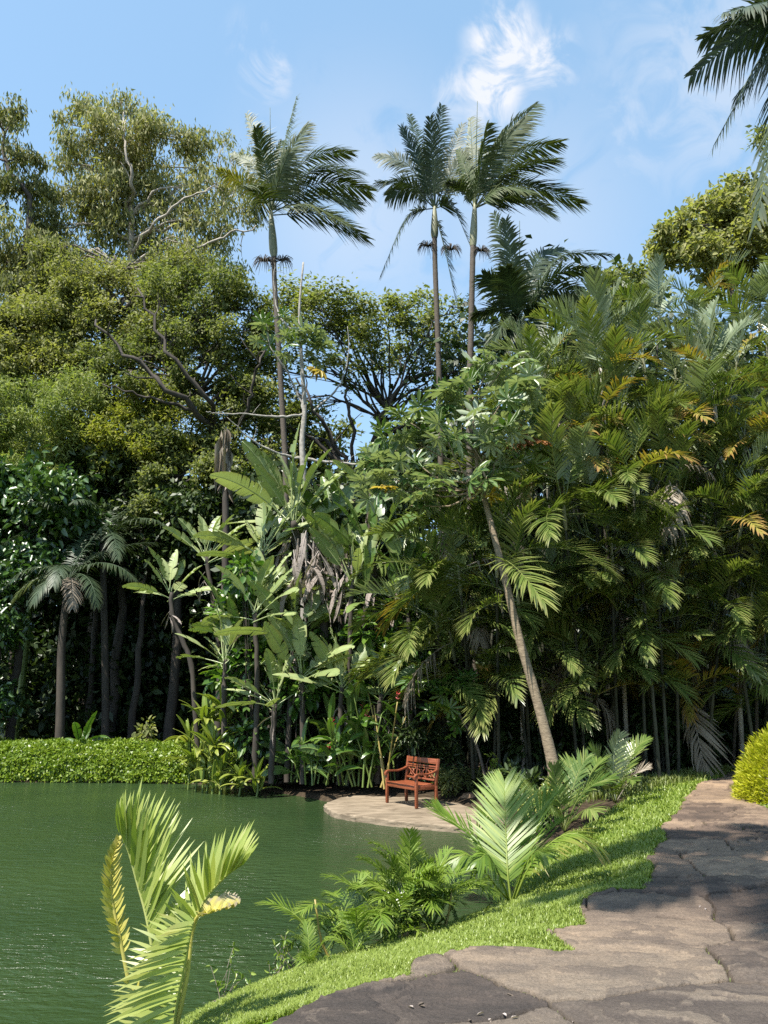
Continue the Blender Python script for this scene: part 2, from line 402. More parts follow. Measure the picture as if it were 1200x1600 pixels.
def tree(name, label, base, trunk, r0, clumps, lmat, bmat, L=.25, asp=.5, mode='any', dens=1., seed=0, group=None, limb_r=.35, twigs=5, big=False, tight=.36, cat='tree', limb_from=(.45, .95), extra=()):
    """tapered trunk through the points `trunk`, a limb to every clump (centre, rx, rz, leaves), twigs, and a crown of single leaves"""
    rng = np.random.default_rng(seed)
    root = thing(name, label, cat, base, group)
    tr = spline(np.vstack([[base], trunk]), 18)
    tr[1:-1] += rng.normal(0, r0 * .25, (16, 3)) * np.array([1, 1, .2])
    rad = r0 * (1 - .78 * np.linspace(0, 1, 18) ** .9); rad[0] *= 1.35
    mt = MB(); tube(mt, tr, rad, 10)
    part('trunk', mt, bmat, root, True)
    ml, mc = MB(), MB()
    for (c, rx, rz, n) in clumps:
        c = np.asarray(c, float)
        pts, subs = clump_points(rng, c, rx, rz, int(n * dens), tight=tight * .78)
        dist = np.linalg.norm(tr - c, axis=1) + np.where(tr[:, 2] > c[2] + .2, 3, 0)
        lo, hi = int(limb_from[0] * 17), int(limb_from[1] * 17)
        i = lo + int(np.argmin(dist[lo:hi + 1]))
        a = tr[i]; ln = np.linalg.norm(c - a)
        mid = a + (c - a) * .5 + np.array([0, 0, .12 * ln]) + rng.normal(0, .07 * ln, 3)
        rb = min(rad[i] * .75, max(.02, limb_r * r0 * (ln / 4) ** .4))
        bp = spline([a, mid, c], 9); bp[1:-1] += rng.normal(0, .02 * ln, (7, 3))
        tube(ml, bp, np.linspace(rb, rb * .3, 9), 6)
        for sc in subs[:twigs]:
            k = rng.integers(4, 8); tp = spline([bp[k], (bp[k] + sc) / 2 + rng.normal(0, .08 * rx, 3), sc], 5)
            tube(ml, tp, np.linspace(rb * .3, rb * .08, 5), 4)
        m = len(pts)
        if mode == 'hang': D = rng.normal(0, .38, (m, 3)) + np.array([.12, 0, -1]); Nr = rng.normal(size=(m, 3))
        elif mode == 'spray': D = rng.normal(0, .8, (m, 3)) + np.array([0, 0, -.3]); Nr = rng.normal(0, .55, (m, 3)) + np.array([-.4, -.55, .75])
        elif mode == 'flat': D = rng.normal(0, 1, (m, 3)) * np.array([1, 1, .4]); Nr = rng.normal(0, .5, (m, 3)) + np.array([-.35, -.5, .8])
        else: D, Nr = None, None
        shade = np.clip(rng.uniform(0, 1, m) * .7 + rng.uniform(0, .35), 0, 1)
        leaves(mc, rng, pts, L, asp, D, Nr, big=big, var=shade)
    for pts, ra in extra:
        q = spline(pts, 16); q[1:-1] += rng.normal(0, ra * .8, (14, 3)); tube(ml, q, np.linspace(ra, ra * .3, 16), 6)
        for k in range(5, 15, 2):
            e = q[k] + rng.normal(0, .45, 3) + [0, 0, .35]; tube(ml, spline([q[k], (q[k] + e) / 2 + rng.normal(0, .1, 3), e], 5), np.linspace(ra * .35, ra * .1, 5), 4)
    part('branches', ml, bmat, root, True)
    part('crown', mc, lmat, root)
    return root
def clumps_px(rng, pts, Y, dY=1.5, k=1.0):
    """clumps from photo points (px, py, radius in px, leaves)"""
    out = []
    for (px, py, r, n) in pts:
        y = Y + rng.uniform(-dY, dY); s = mpp(px, py, y)
        out.append((W(px, py, y), r * s * k, r * s * .75 * k, n))
    return out
def fill_px(rng, x0, x1, y0, y1, step, r, n, jit=.35, keep=None):
    out = []
    for x in np.arange(x0, x1 + 1, step):
        for y in np.arange(y0, y1 + 1, step):
            a, b = x + rng.normal(0, jit * step), y + rng.normal(0, jit * step)
            if keep is None or keep(a, b): out.append((a, b, r * rng.uniform(.75, 1.25), n))
    return out

# ------------------------------------------------------------------ ground, water, path
WZ = -0.6
def gp(pts, z): return np.array([G(px, py, z)[:2] for px, py in pts])
shore = np.vstack([[(-3.2, 1.0)], gp([(180, 1690), (300, 1607), (370, 1572), (440, 1545), (520, 1514), (640, 1484), (770, 1437), (805, 1414), (828, 1372), (800, 1330)], WZ),
                   [(2.0, 12.6), (2.2, 14.2), (1.0, 17.5), (-1.3, 18.3)], gp([(500, 1249), (465, 1243), (420, 1236), (330, 1226), (200, 1223), (0, 1222), (-300, 1221)], WZ), [(-30, 22.5), (-60, 20), (-60, 1)]])
path_poly = np.vstack([[(-1.3, 2.2)], gp([(420, 1607), (480, 1582), (560, 1547), (640, 1528), (655, 1505), (745, 1488), (830, 1490), (905, 1496), (880, 1476), (852, 1459), (912, 1450), (905, 1412),
                                          (950, 1392), (1012, 1392), (1020, 1330), (1040, 1315), (1030, 1290), (1060, 1270), (1075, 1240), (1100, 1222), (1135, 1211), (1150, 1203), (1165, 1206), (1178, 1225), (1190, 1262), (1260, 1275)], 0),
                       [(12, 12.4), (14, 11), (14, 2.2)]])
def sdf(poly, X, Y):
    """signed distance to a closed polygon, negative inside"""
    d = np.full(X.shape, 1e9); ins = np.zeros(X.shape, bool)
    for (ax, ay), (bx, by) in zip(poly, np.roll(poly, -1, 0)):
        ex, ey = bx - ax, by - ay
        t = np.clip(((X - ax) * ex + (Y - ay) * ey) / (ex * ex + ey * ey + 1e-12), 0, 1)
        d = np.minimum(d, (X - ax - t * ex) ** 2 + (Y - ay - t * ey) ** 2)
        c = ((ay > Y) != (by > Y)) & (X < (bx - ax) * (Y - ay) / (by - ay + 1e-12) + ax)
        ins ^= c
    d = np.sqrt(d); return np.where(ins, -d, d)
def vnoise(X, Y, seed, per=64):
    g = np.random.default_rng(seed).uniform(0, 1, (per, per))
    xi, yi = np.floor(X).astype(int), np.floor(Y).astype(int); fx, fy = X - xi, Y - yi
    fx, fy = fx * fx * (3 - 2 * fx), fy * fy * (3 - 2 * fy)
    a, b, c, d = g[xi % per, yi % per], g[(xi + 1) % per, yi % per], g[xi % per, (yi + 1) % per], g[(xi + 1) % per, (yi + 1) % per]
    return (a * (1 - fx) + b * fx) * (1 - fy) + (c * (1 - fx) + d * fx) * fy
def fbm(X, Y, seed, o=4):
    s = 0; a = .5
    for k in range(o): s = s + a * vnoise(X * 2 ** k, Y * 2 ** k, seed + k); a *= .5
    return s
def height(X, Y):
    dw, dp = sdf(shore, X, Y), sdf(path_poly, X, Y)
    t = np.clip(dw, 0, None) / (np.clip(dw, 0, None) + np.clip(dp, 0, None) + 1e-6)
    t = t ** .8
    z = WZ + .05 + (-WZ - .05) * t + .04 * (fbm(X * .8, Y * .8, 3) - .5)
    z = np.where(dw < 0, WZ + .05 - np.minimum(1.4, -dw * .9), z)
    z = np.where(dp < 0, np.maximum(-.12, dp * 1.2), z)
    return z
def graded(lo, hi, a, b, step, gr=1.12):
    c = list(np.arange(a, b + step, step)); s = step
    while c[-1] < hi: s *= gr; c.append(c[-1] + s)
    s = step
    while c[0] > lo: s *= gr; c.insert(0, c[0] - s)
    return np.array(c)
gx, gy = graded(-900, 900, -4, 6.5, .1), graded(-120, 1500, 3, 20, .1)
X, Y = np.meshgrid(gx, gy)
Z = height(X, Y)
nx = len(gx)
def gridquads(ny, nx):
    i = np.arange(ny - 1)[:, None] * nx + np.arange(nx - 1)[None]
    return np.stack([i, i + 1, i + nx + 1, i + nx], -1).reshape(-1, 4)
dp_, dw_ = sdf(path_poly, X, Y), sdf(shore, X, Y)
def lawn_mask(X, Y):                      # 1 on the mown strip, 0 on bare soil
    lim = np.interp(X, [-4, 1.2, 3.4, 5.0, 7.5, 8.6], [9, 9.8, 13.2, 16.0, 18.4, 19.0])
    return np.clip((lim + .5 * (fbm(X, Y, 71) - .5) - Y) / .3, 0, 1)
lawn = lawn_mask(X, Y) * (X > -4) * (X < 9.5)
mb = MB(); mb.add(np.stack([X, Y, Z], -1), gridquads(len(gy), nx), None, lawn.ravel())
m, t = new_mat('soil_and_turf')
at = N(t, 'ShaderNodeAttribute', attribute_name='var')
tc_ = N(t, 'ShaderNodeTexCoord')
n1 = N(t, 'ShaderNodeTexNoise'); n1.inputs['Scale'].default_value = 9; n1.inputs['Detail'].default_value = 8
t.links.new(tc_.outputs['Object'], n1.inputs['Vector'])
soil = ramp(t, n1.outputs['Fac'], [(.3, (.02, .014, .009)), (.6, (.055, .04, .025)), (.8, (.10, .07, .04))])
turf = ramp(t, n1.outputs['Fac'], [(.3, (.05, .10, .012)), (.7, (.11, .19, .02))])
c = mixc(t, at.outputs['Fac'], soil, turf)
p = N(t, 'ShaderNodeBsdfPrincipled'); p.inputs['Roughness'].default_value = .95; p.inputs['Specular IOR Level'].default_value = .15
t.links.new(c, p.inputs['Base Color'])
b = N(t, 'ShaderNodeBump'); b.inputs['Strength'].default_value = .6; b.inputs['Distance'].default_value = .03
t.links.new(n1.outputs['Fac'], b.inputs['Height']); t.links.new(b.outputs[0], p.inputs['Normal'])
t.links.new(p.outputs[0], N(t, 'ShaderNodeOutputMaterial').inputs[0])
struct('ground', mb, m)

# pond: murky green water with wind ripples
m, t = new_mat('pond_water')
tc_ = N(t, 'ShaderNodeTexCoord')
p = N(t, 'ShaderNodeBsdfPrincipled')
n0 = N(t, 'ShaderNodeTexNoise'); n0.inputs['Scale'].default_value = .35; n0.inputs['Detail'].default_value = 3
t.links.new(tc_.outputs['Object'], n0.inputs['Vector'])
t.links.new(ramp(t, n0.outputs['Fac'], [(.3, (.019, .038, .013)), (.7, (.031, .055, .018))]), p.inputs['Base Color'])
p.inputs['Roughness'].default_value = .17; p.inputs['IOR'].default_value = 1.33
mp = N(t, 'ShaderNodeMapping'); mp.inputs['Rotation'].default_value = (0, 0, .45); mp.inputs['Scale'].default_value = (1, 2.3, 1)
t.links.new(tc_.outputs['Object'], mp.inputs[0])
n1 = N(t, 'ShaderNodeTexNoise'); n1.inputs['Scale'].default_value = 3.6; n1.inputs['Detail'].default_value = 4; n1.inputs['Roughness'].default_value = .55; n1.inputs['Distortion'].default_value = .4
t.links.new(mp.outputs[0], n1.inputs['Vector'])
n3 = N(t, 'ShaderNodeTexNoise'); n3.inputs['Scale'].default_value = 10; n3.inputs['Detail'].default_value = 3; n3.inputs['Distortion'].default_value = .5
t.links.new(mp.outputs[0], n3.inputs['Vector'])
n2 = N(t, 'ShaderNodeTexNoise'); n2.inputs['Scale'].default_value = .5; n2.inputs['Detail'].default_value = 2
t.links.new(tc_.outputs['Object'], n2.inputs['Vector'])
st = N(t, 'ShaderNodeMapRange'); st.inputs['From Min'].default_value = .35; st.inputs['From Max'].default_value = .65; st.inputs['To Min'].default_value = .5; st.inputs['To Max'].default_value = 1.0
t.links.new(n2.outputs['Fac'], st.inputs['Value'])
b = N(t, 'ShaderNodeBump'); b.inputs['Distance'].default_value = .09
t.links.new(st.outputs[0], b.inputs['Strength'])
t.links.new(mathn(t, 'ADD', n1.outputs['Fac'], mathn(t, 'MULTIPLY', n3.outputs['Fac'], .4)), b.inputs['Height']); t.links.new(b.outputs[0], p.inputs['Normal'])
t.links.new(p.outputs[0], N(t, 'ShaderNodeOutputMaterial').inputs[0])
mb = MB(); mb.add([[-70, -6, WZ], [3.4, -6, WZ], [3.4, 24, WZ], [-70, 24, WZ]], [[0, 1, 2, 3]])
struct('pond_water', mb, m, False)

# path of irregular flagstones with layered, chipped faces
rng = np.random.default_rng(11)
dd = [3.3]
while dd[-1] < 23: dd.append(dd[-1] + max(.008, dd[-1] ** 2 / 1500))
dd = np.array(dd); aa = np.radians(np.arange(-16, 46, .1))
A, D = np.meshgrid(aa, dd); X = D * np.sin(A); Y = D * np.cos(A)
wx, wy = X + .35 * (fbm(X * 1.1, Y * 1.1, 21) - .5) + .08 * (fbm(X * 5, Y * 5, 25) - .5), Y + .35 * (fbm(X * 1.1 + 9, Y * 1.1, 31) - .5) + .08 * (fbm(X * 5, Y * 5, 35) - .5)
sites = []
for r_ in range(32):
    for k in range(13):
        sites.append((-3 + k * 1.3 + (r_ % 2) * .6 + rng.normal(0, .32), 2.5 + r_ * .72 + rng.normal(0, .18)))
sites = np.array(sites)
ani = np.array([.72, 1.])
F1 = np.full(X.shape, 1e9); F2 = F1.copy(); I1 = np.zeros(X.shape, int)
for k, (sx, sy) in enumerate(sites):
    d = np.hypot((wx - sx) * ani[0], (wy - sy) * ani[1])
    less = d < F1
    F2 = np.where(less, F1, np.minimum(F2, d)); I1 = np.where(less, k, I1); F1 = np.where(less, d, F1)
edge = F2 - F1
hs = rng.normal(0, .008, len(sites)); tx, ty = rng.normal(0, .010, len(sites)), rng.normal(0, .012, len(sites))
layer = fbm(wx * 1.1 + .6 * fbm(X * 3, Y * 3, 43), wy * 2.0, 41, 6) * 11
flake = (np.floor(layer) + np.clip((layer - np.floor(layer)) * 12, 0, 1)) * .009 - .052
fine = (fbm(X * 11, Y * 26, 51) - .5) * .014 + (fbm(X * 3, Y * 6, 55) - .5) * .012
blend = np.clip(edge / .09, 0, 1); blend = blend * blend * (3 - 2 * blend)
Zp = .03 + (hs[I1] + tx[I1] * (wx - sites[I1, 0]) + ty[I1] * (wy - sites[I1, 1])) * blend + flake + fine
cw = .007 + .020 * fbm(X * 2, Y * 2, 61)
crack = np.clip(1 - edge / cw, 0, 1)
Zp = Zp - .045 * crack ** .6
dp_ = sdf(path_poly, X + .22 * (fbm(X * 3, Y * 3, 91) - .47), Y + .22 * (fbm(X * 3 + 7, Y * 3, 95) - .47))
Zp = Zp - np.clip(dp_ + .02, 0, .2) * 1.6
lh = (np.abs(np.sin(np.floor(layer) * 12.9898 + 4.1)) * 43758.5453) % 1
tone = np.clip(rng.uniform(0, 1, len(sites))[I1] * .50 + .32 * lh + .24 * fbm(X * 1.5, Y * 4, 81), 0, 1)
gq = gridquads(*X.shape)
keep = (dp_.ravel()[gq] < .12).any(1)
mb = MB(); mb.add(np.stack([X, Y, Zp], -1), gq[keep], None, tone.ravel(), np.clip(crack * 2.2, 0, 1).ravel())
m, t = new_mat('flagstone')
at = N(t, 'ShaderNodeAttribute', attribute_name='var'); tp = N(t, 'ShaderNodeAttribute', attribute_name='tip')
tc_ = N(t, 'ShaderNodeTexCoord')
mp = N(t, 'ShaderNodeMapping'); mp.inputs['Scale'].default_value = (1, 2.6, 6)
t.links.new(tc_.outputs['Object'], mp.inputs[0])
n1 = N(t, 'ShaderNodeTexNoise'); n1.inputs['Scale'].default_value = 2.4; n1.inputs['Detail'].default_value = 10; n1.inputs['Roughness'].default_value = .68
t.links.new(mp.outputs[0], n1.inputs['Vector'])
n2 = N(t, 'ShaderNodeTexNoise'); n2.inputs['Scale'].default_value = 60; n2.inputs['Detail'].default_value = 6; n2.inputs['Roughness'].default_value = .7
t.links.new(tc_.outputs['Object'], n2.inputs['Vector'])
f = mathn(t, 'ADD', mathn(t, 'MULTIPLY', at.outputs['Fac'], .85), mathn(t, 'SUBTRACT', mathn(t, 'MULTIPLY', n1.outputs['Fac'], .62), .20), True)
c = ramp(t, f, [(.15, (.055, .047, .043)), (.38, (.105, .086, .074)), (.60, (.175, .146, .12)), (.85, (.29, .24, .185))])
c = mixc(t, .55, c, ramp(t, n2.outputs['Fac'], [(.3, (.3, .28, .27)), (.7, (1.45, 1.42, 1.4))]), 'MULTIPLY')
ge = N(t, 'ShaderNodeSeparateXYZ'); t.links.new(tc_.outputs['Object'], ge.inputs[0])
near = N(t, 'ShaderNodeMapRange'); near.inputs['From Min'].default_value = 6.0; near.inputs['From Max'].default_value = 9.5
t.links.new(mathn(t, 'ADD', ge.outputs['Y'], mathn(t, 'MULTIPLY', n1.outputs['Fac'], 2.5)), near.inputs['Value'])
c = mixc(t, near.outputs[0], mixc(t, 1., c, (.66, .645, .63), 'MULTIPLY'), mixc(t, 1., c, (1.12, .95, .80), 'MULTIPLY'))   # darker and greyer near the camera, lighter and browner farther off
c = mixc(t, mathn(t, 'MULTIPLY', tp.outputs['Fac'], .9), c, (.035, .027, .018))
p = N(t, 'ShaderNodeBsdfPrincipled'); p.inputs['Roughness'].default_value = .78; p.inputs['Specular IOR Level'].default_value = .35
t.links.new(c, p.inputs['Base Color'])
b = N(t, 'ShaderNodeBump'); b.inputs['Strength'].default_value = .9; b.inputs['Distance'].default_value = .014
t.links.new(mathn(t, 'ADD', n2.outputs['Fac'], mathn(t, 'MULTIPLY', n1.outputs['Fac'], 2.)), b.inputs['Height']); t.links.new(b.outputs[0], p.inputs['Normal'])
t.links.new(p.outputs[0], N(t, 'ShaderNodeOutputMaterial').inputs[0])
struct('path', mb, m)

# mown lawn: single bent blades
def blades(mb, rng, C, h, w, lean=.55, segs=1):
    n = len(C); a = rng.uniform(0, 2 * math.pi, n); d = np.stack([np.cos(a), np.sin(a), np.zeros(n)], 1)
    s = np.stack([-np.sin(a), np.cos(a), np.zeros(n)], 1); hh = (h * rng.uniform(.55, 1.35, n))[:, None]; ln = rng.uniform(.1, 1, n)[:, None] * lean * 2
    ww = (w * rng.uniform(.7, 1.3, n))[:, None] / 2; up = np.array([0, 0, 1.])
    mid = C + up * hh * .6 + d * hh * ln * .35; tip = C + up * hh * (1 - ln * .35) + d * hh * ln
    V = np.stack([C - s * ww * .8, C + s * ww * .8, mid + s * ww, mid - s * ww, tip], 1)
    b = np.arange(n)[:, None] * 5
    mb.add(V.reshape(-1, 3), b + np.array([[0, 1, 2, 3]]), b + np.array([[3, 2, 4]]), np.repeat(np.clip(rng.normal(.5, .22, n) , 0, 1), 5), np.tile([0, 0, .15, .15, .6], n))
rng = np.random.default_rng(5)
n = 900000
px_, py_ = rng.uniform(120, 1260, n), 1195 + 425 * rng.uniform(0, 1, n) ** .85
d = FW[None] + np.outer((px_ - 600) / FPX, [1, 0, 0]) + np.outer((800 - py_) / FPX, UP)
Cg = CAMP + d * ((-.15 - CAM_Z) / d[:, 2])[:, None]
x, y = Cg[:, 0], Cg[:, 1]
dw_, dp_ = sdf(shore, x, y), sdf(path_poly, x, y)
x2 = x + .07 * (fbm(x * 7, y * 7, 101) - .5); dpj = sdf(path_poly, x + .22 * (fbm(x * 3, y * 3, 91) - .47), y + .22 * (fbm(x * 3 + 7, y * 3, 95) - .47)) + .12 * (fbm(x * 9, y * 9, 105) - .5)
ok = (dw_ > -.02) & (dpj > -.035) & (lawn_mask(x, y) > rng.uniform(0, 1, n)) & (y > 3.2)
far_lim = np.interp(x, [-4, 6, 8.8, 9.4], [30, 30, 19, 10]); ok &= (y < far_lim) & ((dp_ < 0.0) | (dw_ > 0))
ok &= (dpj > -.05)
Cg = Cg[ok]; Cg[:, 2] = height(Cg[:, 0], Cg[:, 1]) - .005
dist = Cg[:, 1]
keep = rng.uniform(0, 1, len(Cg)) < .42
Cg = Cg[keep]; sc = np.clip(Cg[:, 1] / 7.5, .75, 2.2)
mb = MB(); blades(mb, rng, Cg, .055 * sc ** .55, .0085 * sc)
tag(link('lawn_grass', mb.mesh('lawn_grass', 'grass')), 'bright green mown grass strip between pond and stone path', 'grass', kind='stuff')
# sparse grass rooted in the joints between the slabs
i, j = np.where((crack > .6) & (dp_.reshape(-1)[:1].size > 0) & (sdf(path_poly, X, Y) < -.05))
sel = rng.choice(len(i), min(len(i), 9000), replace=False); i, j = i[sel], j[sel]
kk = fbm(X[i, j] * .9, Y[i, j] * .9, 131) + rng.normal(0, .06, len(i)) > .60
C2 = np.stack([X, Y, Zp], -1)[i[kk], j[kk]]
mb = MB(); blades(mb, rng, C2, .035, .006)
tag(link('joint_grass', mb.mesh('joint_grass', 'grassdry')), 'thin dry grass sprouting in the joints of the stone path', 'grass', kind='stuff')

# stone terrace at the water
TZ = -.49
front = np.vstack([gp([(508, 1256), (512, 1263), (530, 1270), (570, 1276), (620, 1282), (670, 1287), (710, 1290), (745, 1292), (780, 1288)], TZ), [(2.25, 15.0), (2.0, 16.6), (1.2, 17.6)],
                   gp([(640, 1236), (590, 1239), (550, 1243), (523, 1249)], TZ)])
o = np.vstack([front, front[:1]]); o = spline(o, 90)[:-1]
rng = np.random.default_rng(8); o += rng.normal(0, .012, o.shape)
c0 = o.mean(0); k = len(o)
rings = [(1, TZ - .2), (1.008, TZ - .09), (.998, TZ - .06), (1.004, TZ - .03), (.994, TZ)] + [(s, TZ + .002) for s in (.97, .9, .8, .65, .5, .35, .2, .08)]
V = []
for s, z in rings:
    q = c0 + (o - c0) * s
    V.append(np.column_stack([q + (rng.normal(0, .008, q.shape) if z < TZ else 0), z + (.03 * (fbm(q[:, 0] * 2, q[:, 1] * 3, 7) - .5) if z >= TZ else rng.normal(0, .008, k))]))
V = np.vstack(V + [np.array([[*c0, TZ]])])
Q = [[r * k + a, r * k + (a + 1) % k, (r + 1) * k + (a + 1) % k, (r + 1) * k + a] for r in range(len(rings) - 1) for a in range(k)]
e = (len(rings) - 1) * k
mb = MB(); mb.add(V, Q, [[e + a, e + (a + 1) % k, len(V) - 1] for a in range(k)])
m, t = new_mat('terrace_stone')
tc_ = N(t, 'ShaderNodeTexCoord')
mp = N(t, 'ShaderNodeMapping'); mp.inputs['Scale'].default_value = (1, 2.2, 5); mp.inputs['Rotation'].default_value = (0, 0, .25)
t.links.new(tc_.outputs['Object'], mp.inputs[0])
n1 = N(t, 'ShaderNodeTexNoise'); n1.inputs['Scale'].default_value = 2.2; n1.inputs['Detail'].default_value = 9; n1.inputs['Roughness'].default_value = .65; n1.inputs['Distortion'].default_value = .6
t.links.new(mp.outputs[0], n1.inputs['Vector'])
c = ramp(t, n1.outputs['Fac'], [(.28, (.085, .063, .042)), (.45, (.185, .145, .10)), (.6, (.26, .205, .145)), (.75, (.32, .26, .185))])
vo = N(t, 'ShaderNodeTexVoronoi', feature='DISTANCE_TO_EDGE'); vo.inputs['Scale'].default_value = .8
t.links.new(mp.outputs[0], vo.inputs['Vector'])
c = mixc(t, ramp(t, vo.outputs['Distance'], [(.0, (.35, .35, .35)), (.02, (0, 0, 0))]), c, (.12, .09, .06))
p = N(t, 'ShaderNodeBsdfPrincipled'); p.inputs['Roughness'].default_value = .85; p.inputs['Specular IOR Level'].default_value = .25
t.links.new(c, p.inputs['Base Color'])
b = N(t, 'ShaderNodeBump'); b.inputs['Strength'].default_value = .5; b.inputs['Distance'].default_value = .02
t.links.new(n1.outputs['Fac'], b.inputs['Height']); t.links.new(b.outputs[0], p.inputs['Normal'])
t.links.new(p.outputs[0], N(t, 'ShaderNodeOutputMaterial').inputs[0])
struct('terrace', mb, m, False)

# ------------------------------------------------------------------ bench
m, t = new_mat('red_wood'); M['wood'] = m
tc_ = N(t, 'ShaderNodeTexCoord')
mp = N(t, 'ShaderNodeMapping'); mp.inputs['Scale'].default_value = (1, 9, 9)
t.links.new(tc_.outputs['Object'], mp.inputs[0])
n1 = N(t, 'ShaderNodeTexNoise'); n1.inputs['Scale'].default_value = 5; n1.inputs['Detail'].default_value = 6
t.links.new(mp.outputs[0], n1.inputs['Vector'])
p = N(t, 'ShaderNodeBsdfPrincipled'); p.inputs['Roughness'].default_value = .42
t.links.new(ramp(t, n1.outputs['Fac'], [(.25, (.12, .030, .012)), (.5, (.21, .055, .021)), (.75, (.29, .09, .036))]), p.inputs['Base Color'])
t.links.new(p.outputs[0], N(t, 'ShaderNodeOutputMaterial').inputs[0])

fl, fr, br, bl = [G(px, py, TZ + .004) for px, py in ((604, 1253.5), (650, 1263), (684, 1262), (634, 1252.5))]
bc = (fl + fr + br + bl) / 4
ux = unit((fr - fl + br - bl) * np.array([1, 1, 0])); uy = np.array([-ux[1], ux[0], 0])     # uy points to the back
BL, BD = 1.12, .54
ang = math.atan2(ux[1], ux[0])
bench = thing('garden_bench', 'reddish brown wooden garden bench with curved arms on the stone terrace', 'bench', (bc[0], bc[1], TZ + .012))
bench.rotation_euler = (0, 0, ang)
def bpart(name, mb, bevel=.006):
    ob = link(name, mb.mesh(name, 'wood'), bench)
    bv = ob.modifiers.new('edge', 'BEVEL'); bv.width = bevel; bv.segments = 2; bv.limit_method = 'ANGLE'
    return ob
hx, hy = BL / 2, BD / 2
def post(mb, x, pts, w, dpt):              # a bar through (y, z) points
    for (y0, z0), (y1, z1) in zip(pts[:-1], pts[1:]):
        a = unit([0, y1 - y0, z1 - z0]); b_ = np.array([1., 0, 0]); c_ = np.cross(a, b_)
        box(mb, [x, (y0 + y1) / 2, (z0 + z1) / 2], [w, dpt, math.hypot(y1 - y0, z1 - z0) + .004], [b_, c_, a])
for sx in (-1, 1):
    mb = MB(); post(mb, sx * (hx - .03), [(-hy + .03, 0), (-hy + .03, .60)], .055, .055); bpart('leg', mb)
    mb = MB(); post(mb, sx * (hx - .03), [(hy - .02, 0), (hy - .03, .40), (hy + .045, .91)], .05, .06); bpart('leg', mb)
    mb = MB()
    prof = spline([(hy + .01, .70), (hy - .10, .655), (0.02, .625), (-hy + .10, .632), (-hy + .03, .625), (-hy - .015, .585), (-hy - .01, .545)], 22)
    for (a, b_) in zip(prof[:-1], prof[1:]): post(mb, sx * (hx - .03), [tuple(a), tuple(b_)], .062, .034)
    bpart('armrest', mb, .003)
mb = MB()
for y in np.linspace(-hy + .03, hy - .075, 6): box(mb, [0, y, .425 - .018 * math.sin((y + hy) / BD * math.pi)], [BL - .12, .072, .022])
bpart('seat', mb)
mb = MB()
box(mb, [0, -hy + .03, .372], [BL - .117, .03, .085]); box(mb, [0, hy - .04, .372], [BL - .113, .03, .085])
for sx in (-1, 1): box(mb, [sx * (hx - .032), 0, .373], [.03, BD - .12, .083])
bpart('seat_frame', mb)
mb = MB()
lean = lambda z: hy - .03 + (z - .40) / .51 * .075
axb = np.array([[1, 0, 0], unit([0, 1, -.147]), unit([0, .147, 1])])
def rail(z, h, dpt=.028, x0=-(hx - .055), x1=hx - .055): box(mb, [(x0 + x1) / 2, lean(z), z], [x1 - x0, dpt, h], axb)
rail(.855, .105, .035); rail(.755, .03); rail(.715, .022); rail(.50, .04)
for x0 in (-.17, .17): box(mb, [x0, lean(.625), .625], [.04, .024, .22], axb)
for x0 in (-.335, 0, .335):                # carved lattice between the uprights
    for dz, sg in ((.61, 1), (.61, -1)):
        a = math.radians(32) * sg; e1 = np.array([math.cos(a), 0, math.sin(a)]); e3 = np.array([-math.sin(a), 0, math.cos(a)])
        box(mb, [x0, lean(dz) + sg * .003, dz], [.30, .018, .022], np.array([e1, [0, 1, 0], e3]))
    th = np.linspace(0, 2 * math.pi, 15)
    tube(mb, np.stack([x0 + .062 * np.cos(th), np.full(15, lean(.61)), .61 + .062 * np.sin(th)], 1), .013, 6, cap=False)
bpart('backrest', mb, .004)
# small brown rock at the back of the terrace
def rock(name, label, c, r, mat, seed):
    rng = np.random.default_rng(seed); u, v = np.meshgrid(np.linspace(0, 2 * math.pi, 17)[:-1], np.linspace(0, math.pi, 9))
    d = np.stack([np.cos(u) * np.sin(v), np.sin(u) * np.sin(v), np.cos(v)], -1)
    k = 1 + .35 * (fbm(d[..., 0] * 2 + 5, d[..., 1] * 2 + d[..., 2] * 2 + 5, seed) - .5) * 2
    V = np.asarray(c) + d * k[..., None] * np.array(r)
    i = np.arange(8)[:, None] * 16; j = np.arange(16)[None]
    mb = MB(); mb.add(V, np.stack([i + j, i + 16 + j, i + 16 + (j + 1) % 16, i + (j + 1) % 16], -1).reshape(-1, 4))
    return tag(link(name, mb.mesh(name, mat, False)), label, 'rock')
m2 = bark_mat('rock', (.16, .09, .05), (.34, .22, .13), 12, 1)
q = G(738, 1250, TZ)
rock('rock', 'low reddish brown rock at the back edge of the terrace', (q[0], q[1], TZ + .05), (.25, .14, .1), m2, 4)

# ------------------------------------------------------------------ forest behind the pond
GZ = -.3
def foot(px, py, Y, z=GZ):               # ground point under a sight line
    q = W(px, py, Y); return np.array([q[0], q[1], z])
rng = np.random.default_rng(1)
# far woodland: one mass behind everything
mb = MB()
n = 60000
x = rng.uniform(-48, 50, n); top = 8.5 + 4.5 * fbm(x * .16 + 20, x * 0 + 3, 9) * 2 + np.clip((np.abs(x - 2) - 9) * .35, 0, 8)
z = top * rng.uniform(0, 1, n) ** .8; y = 47 + rng.uniform(-3, 6, n) + 2 * fbm(x * .3, z * .3, 4)
leaves(mb, rng, np.stack([x, y, z], 1), .8, .6, var=np.clip(rng.uniform(0, .8, n) + .4 * (fbm(x * .4, z * .5, 6) - .5), 0, 1))
tag(link('woodland', mb.mesh('woodland', 'midgreen')), 'dense far woodland closing the view behind the trees', 'woodland', kind='stuff')
